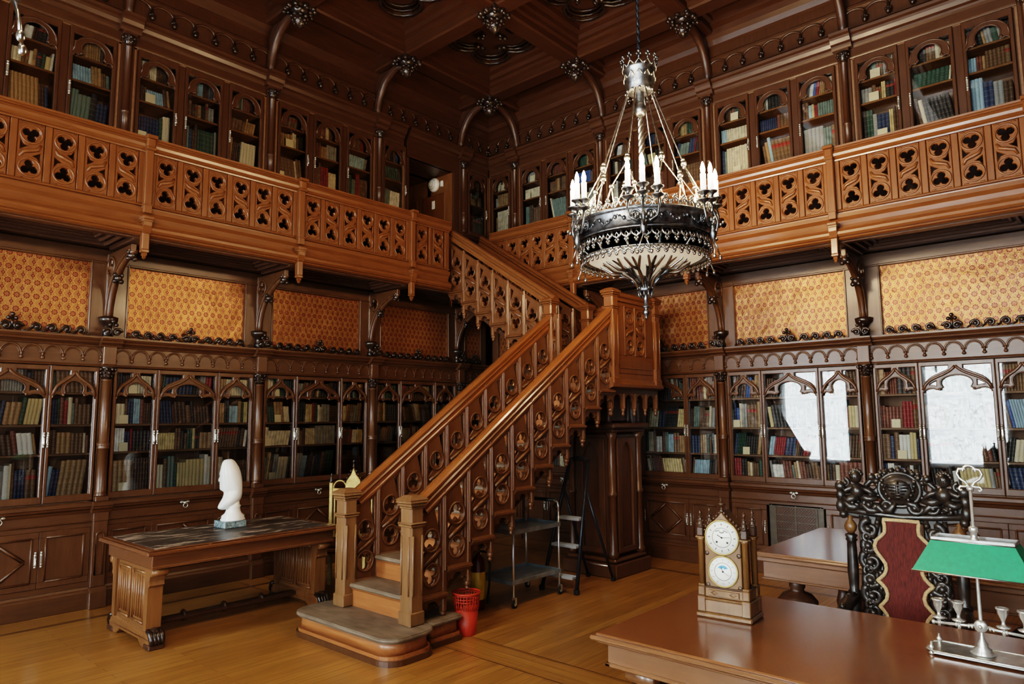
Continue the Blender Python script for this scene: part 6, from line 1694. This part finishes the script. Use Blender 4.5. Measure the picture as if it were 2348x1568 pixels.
        for s, off in ((-1, .045), (0, .055), (1, .045)):
            y = s * .105; z0 = .13 if s else .155
            c = MB(Mg @ T(off, y, z0))
            c.lathe([(.008, -.02), (.02, -.012), (.045, .0), (.048, .008), (.03, .012), (.018, .02), (.017, .035), (.026, .05), (.045, .06), (.048, .068), (.02, .066)], P, seg=14)
            c.lathe([(.021, .066), (.021, .20), (.017, .206)], WAX_GLOW, seg=10)
            lit = (g * 3 + s) % 7 != 3
            c.lathe([(.010, .204), (.017, .222), (.018, .245), (.011, .275), (.003, .296)], BULB if lit else BULBOFF, seg=10)
            c.build('candle', ao)
        l = bpy.data.lights.new('candle_light', 'POINT'); l.energy = CANDLE; l.color = (1, .72, .42); l.shadow_soft_size = .06
        lo = bpy.data.objects.new('candle_light', l); COL.objects.link(lo); lo.parent = t; p = Mg @ Vector((.10, 0, .44)); lo.location = p
    return t
ch1 = chandelier('large silvered gothic ring chandelier with lit candles hanging before the gallery')
ch1.location = (4.587, -3.007, 3.185)
ch2 = dup(ch1, (4.61, -7.81, 3.24), math.radians(14), label='second silvered chandelier, only its arm drop showing at the photo corner')

for o in ch2.children:
    if o.type == 'LIGHT': o.data = o.data.copy(); o.data.energy = CANDLE * 1.3
# ---------------------------------------------------------------- books
def C_(r, g, b): return (r, g, b)
PAL = [  # name, colour, gold bands, label colour, weight
    ('dark brown leather', (.065, .036, .021), True, None, 15), ('brown leather', (.115, .064, .034), True, None, 13), ('tan leather', (.24, .145, .068), True, None, 11),
    ('cream', (.44, .37, .25), False, None, 17), ('pale yellow', (.40, .31, .155), False, None, 7), ('navy blue', (.022, .032, .066), True, None, 6), ('bright blue', (.038, .075, .20), True, None, 2.5),
    ('dark green', (.026, .055, .040), True, None, 6), ('grey green', (.115, .145, .12), False, None, 5), ('crimson', (.17, .020, .020), True, None, 4), ('red-brown', (.12, .042, .027), True, None, 7),
    ('black', (.024, .022, .021), True, None, 9), ('pale blue', (.22, .30, .33), False, None, 2.5), ('grey', (.21, .20, .18), False, None, 6), ('brown, red-labelled', (.12, .070, .036), True, (.26, .03, .02), 5), ('black, red-labelled', (.026, .026, .026), True, (.26, .04, .03), 3), ('white', (.52, .49, .43), False, None, 5)]
BM = {p[0]: book_material('book_' + p[0].replace(' ', '_').replace(',', ''), p[1], p[2], .5, p[3]) for p in PAL}
BYN = {p[0]: p for p in PAL}
def book_geo(bands):
    """unit book: spine towards -y, width 1 (x), height 1 (z), depth 1 (y); cover first, pages last"""
    v = []; f = []; mi = []; uv = []
    def q(ps, m, u=None):
        o = len(v); v.extend(ps); f.append(tuple(range(o, o + len(ps)))); mi.append(m)
        uv.extend(u if u else [(.9, p[2]) for p in ps])
    # rounded spine with raised bands
    n = 5; xs = [-.5 + i / n for i in range(n + 1)]; ys = [.055 * (2 * x) ** 2 for x in xs]
    zs = [0, 1]
    if bands:
        zs = [0]
        for z in (.14, .31, .48, .65, .82): zs += [z - .012, z - .008, z + .008, z + .012]
        zs += [1]
    out = lambda z: -.012 if bands and any(abs(z - c) < .009 for c in (.14, .31, .48, .65, .82)) else 0
    for a, c in zip(zs, zs[1:]):
        for i in range(n):
            q([(xs[i], ys[i] + out(a), a), (xs[i + 1], ys[i + 1] + out(a), a), (xs[i + 1], ys[i + 1] + out(c), c), (xs[i], ys[i] + out(c), c)], 0, [(.3 if bands else .3, a), (.3, a), (.3, c), (.3, c)])
    for s in (-.5, .5):
        w = .07 * (1 if s < 0 else -1)
        P = [(s, .055, 0), (s, 1, 0), (s, 1, 1), (s, .055, 1)]; q(P if s > 0 else P[::-1], 0)
        P = [(s + w, .055, 0), (s + w, 1, 0), (s + w, 1, 1), (s + w, .055, 1)]; q(P if s < 0 else P[::-1], 0)
        q([(s, .055, 1), (s, 1, 1), (s + w, 1, 1), (s + w, .055, 1)], 0); q([(s, 1, 0), (s, 1, 1), (s + w, 1, 1), (s + w, 1, 0)], 0); q([(s, .055, 0), (s, 1, 0), (s + w, 1, 0), (s + w, .055, 0)], 0)
    q([(x, y, 1) for x, y in zip(xs, ys)] + [(.43, .09, 1), (-.43, .09, 1)], 0); q([(x, y, 0) for x, y in zip(xs, ys)][::-1] + [(-.43, .09, 0), (.43, .09, 0)], 0)
    q([(-.43, .09, .975), (.43, .09, .975), (.43, .96, .975), (-.43, .96, .975)], 1); q([(-.43, .96, .02), (-.43, .96, .975), (.43, .96, .975), (.43, .96, .02)], 1); q([(-.43, .09, .02), (-.43, .96, .02), (.43, .96, .02), (.43, .09, .02)], 1)
    return v, f, mi, uv
GEO = {b: book_geo(b) for b in (False, True)}
def unit_mesh(bands, mat):
    v, f, mi, uv = GEO[bands]
    b = MB(); b.v = list(v); b.f = list(f); b.mats = [mat, PAGE]; b.fm = list(mi); b.fs = [False] * len(f); b.uv = uv
    return b.mesh('book')
UM = {}
ORDN = lambda n: '%d%s' % (n, {1: 'st', 2: 'nd', 3: 'rd'}.get(n if n < 20 else n % 10, 'th'))
BOOKS = []      # dict: matrix, colour, score, label
br = random.Random(23)
names = [p[0] for p in PAL]; wts = [p[4] for p in PAL]
def rowfill(wall, bay, lvl, cs, x0, x1, z0, gap, ydepth, place_txt, bright):
    """one shelf of one door: runs of matching volumes and mixed ones, some leaning"""
    P0, rz = place(wall, cs); Mb = T(*P0) @ RZ(rz)
    x = x0 + br.uniform(0, .012); row = []
    lean = br.choice([0, 0, 0, 1, -1]) * br.uniform(.06, .20) if gap > .2 else 0
    while x < x1 - .02:
        n = br.choice([1, 1, 1, 1, 1, 2, 2, 3, 3, 5, 8])
        col = br.choices(names, wts)[0]
        w = br.uniform(.018, .042); h = gap * br.uniform(.66, .93); dp = br.uniform(.13, .19)
        if n == 1 and br.random() < .15: w *= 1.4
        for k in range(n):
            ww = w * br.uniform(.93, 1.07) if n > 1 else w
            if x + ww > x1: break
            row.append((x, ww, h * (br.uniform(.985, 1.0) if n > 1 else 1), dp, col)); x += ww + .0012
        else: continue
        break
    extra = 0
    if lean and row:
        hm = sum(r[2] for r in row) / len(row); extra = hm * math.tan(abs(lean))
        row = [r for r in row if r[0] + r[1] + extra * .9 < x1 + (0.0)]
    out = []
    for i, (bx, ww, h, dp, col) in enumerate(row):
        if lean:
            px_ = bx + ww / 2 + (extra if lean < 0 else 0)
            px_ = bx + ww / 2 + (0 if lean > 0 else extra * .98)
            M = Mb @ T(px_ / 1.0, ydepth, z0 + .001 + ww / 2 * abs(math.sin(lean))) @ Matrix.Rotation(lean, 4, 'Y')
            h *= .96
        else: M = Mb @ T(bx + ww / 2, ydepth, z0 + .001)
        M = M @ Matrix.Diagonal((ww, dp, h, 1))
        out.append((M, col, i + 1))
    for M, col, i in out:
        c = M @ Vector((0, 0, .5)); top = M @ Vector((0, 0, 1)); bot = M @ Vector((0, 0, 0)); sd = M @ Vector((.5, 0, .5)); sd2 = M @ Vector((-.5, 0, .5))
        u, v = px(c); sc_ = abs(px(top)[1] - px(bot)[1]) * abs(px(sd)[0] - px(sd2)[0])
        BOOKS.append(dict(M=M, col=col, score=sc_, c=c, uv=(u, v), pts=[M @ Vector((0, -.01, q)) for q in (.25, .55, .85)], label='%s book, %s along %s' % (col, ORDN(i), place_txt)))
SHN_L = ('bottom shelf', 'second shelf', 'third shelf', 'top shelf'); SHN_U = ('bottom shelf', 'middle shelf', 'top shelf')
SHORT = {}
for d_ in (LOWN, UPN): pass
for (wall, bay, lvl, cs, doors, shs) in CASES:
    if bay == 5: continue
    nm = (LOWN if lvl == 'L' else UPN)[wall, bay]
    nm = nm.replace('short corner ', 'corner ').replace(' on the table wall', '').replace(', table wall', '').replace(' on the chandelier wall', '').replace('nearest the camera', 'nearest camera')
    if (wall, bay, lvl) == ('A', 0, 'U'): nm = 'upper bookcase past the doorway'
    if (wall, bay, lvl) == ('A', 0, 'L'): nm = 'lower bookcase in the corner'
    ceiling_z = 2.25 if lvl == 'L' else 5.50
    for di, (cx, a) in enumerate(doors):
        dn = ('first door', 'middle door', 'last door')[di] if len(doors) == 3 else 'single door'
        for si, z0 in enumerate(shs):
            z1 = shs[si + 1] - .024 if si + 1 < len(shs) else ceiling_z
            gap = z1 - z0
            rowfill(wall, bay, lvl, cs, cx - a - .012, cx + a + .012, z0, gap, .062 if lvl == 'L' else .008, '%s, %s, %s' % ((SHN_L if lvl == 'L' else SHN_U)[si], dn, nm), 1)
# which spines does the camera see?  (rays from the lens, looking through the glass)
vl = bpy.context.view_layer; vl.update(); dg = bpy.context.evaluated_depsgraph_get()
def sees(P):
    o = CAM.copy(); d = (P - CAM); far = d.length; d.normalize(); left = far
    for _ in range(5):
        ok, loc, nn, ii, ob, mm = bpy.context.scene.ray_cast(dg, o, d, distance=left - .012)
        if not ok: return True
        if ob.name.startswith('glass_pane'):
            s = (loc - o).length + 1e-3; o = o + d * s; left -= s; continue
        return False
    return False
for B in BOOKS:
    u, v = B['uv']
    if not (0 < u < 2348 and 0 < v < 1568): B['vis'] = 0; continue
    B['vis'] = sum(sees(p) for p in B['pts']) / 3
order = sorted(BOOKS, key=lambda B: -B['score'] * (B['vis'] if B['vis'] > .3 else B['vis'] * .02))
for B in order[:300]:
    bands = BYN[B['col']][2]; k = (bands, B['col'])
    if k not in UM: UM[k] = unit_mesh(bands, BM[B['col']])
    o = bpy.data.objects.new('book', UM[k]); COL.objects.link(o); o.matrix_world = B['M']
    tag(o, B['label'], 'book', 'books in the glazed bookcases')
mb = MB(); mb.uv = []
for B in order[300:]:
    bands = BYN[B['col']][2]; v, f, mi, uv = GEO[bands]
    o = len(mb.v); k0, k1 = mb.mi(BM[B['col']]), mb.mi(PAGE)
    mb.v.extend(tuple(B['M'] @ Vector(p)) for p in v); mb.f.extend(tuple(i + o for i in t) for t in f); mb.fm.extend(k0 if m == 0 else k1 for m in mi); mb.fs.extend([False] * len(f)); mb.uv.extend(uv)
tag(mb.build('shelved_books'), 'remaining smaller rows of old books filling the glazed bookcases', 'books', 'books in the glazed bookcases', 'stuff')
# ---------------------------------------------------------------- light
def area(name, loc, rot, sx, sy, power, col):
    l = bpy.data.lights.new(name, 'AREA'); l.shape = 'RECTANGLE'; l.size = sx; l.size_y = sy; l.energy = power; l.color = col
    o = bpy.data.objects.new(name, l); COL.objects.link(o); o.location = loc; o.rotation_euler = rot; return o
for w in WINS:
    area('daylight', ((w[0] + w[1]) / 2, -SY - .19, (WZ0 + WZ1) / 2), (PI / 2, 0, 0), w[1] - w[0] - .1, WZ1 - WZ0 - .1, DAY, (.86, .95, 1.0))
area('daylight', (SX + .19, (FILL_WIN[0] + FILL_WIN[1]) / 2, (WZ0 + WZ1) / 2), (PI / 2, 0, PI / 2), FILL_WIN[1] - FILL_WIN[0] - .1, WZ1 - WZ0 - .1, DAY * SIDE_FILL, (.88, .95, 1.0))  # fill light behind the added right-wall window
wd = bpy.data.worlds.new('World'); bpy.context.scene.world = wd; wd.use_nodes = True
wd.node_tree.nodes['Background'].inputs[0].default_value = (.55, .62, .70, 1)
wd.node_tree.nodes['Background'].inputs[1].default_value = .25
sc = bpy.context.scene
sc.view_settings.view_transform = VT; sc.view_settings.look = LOOK; sc.view_settings.exposure = EXPO
sc.cycles.max_bounces = 7; sc.cycles.diffuse_bounces = 3; sc.cycles.glossy_bounces = 3; sc.cycles.transparent_max_bounces = 10; sc.cycles.transmission_bounces = 4
sc.cycles.caustics_reflective = False; sc.cycles.caustics_refractive = False; sc.cycles.sample_clamp_indirect = 12
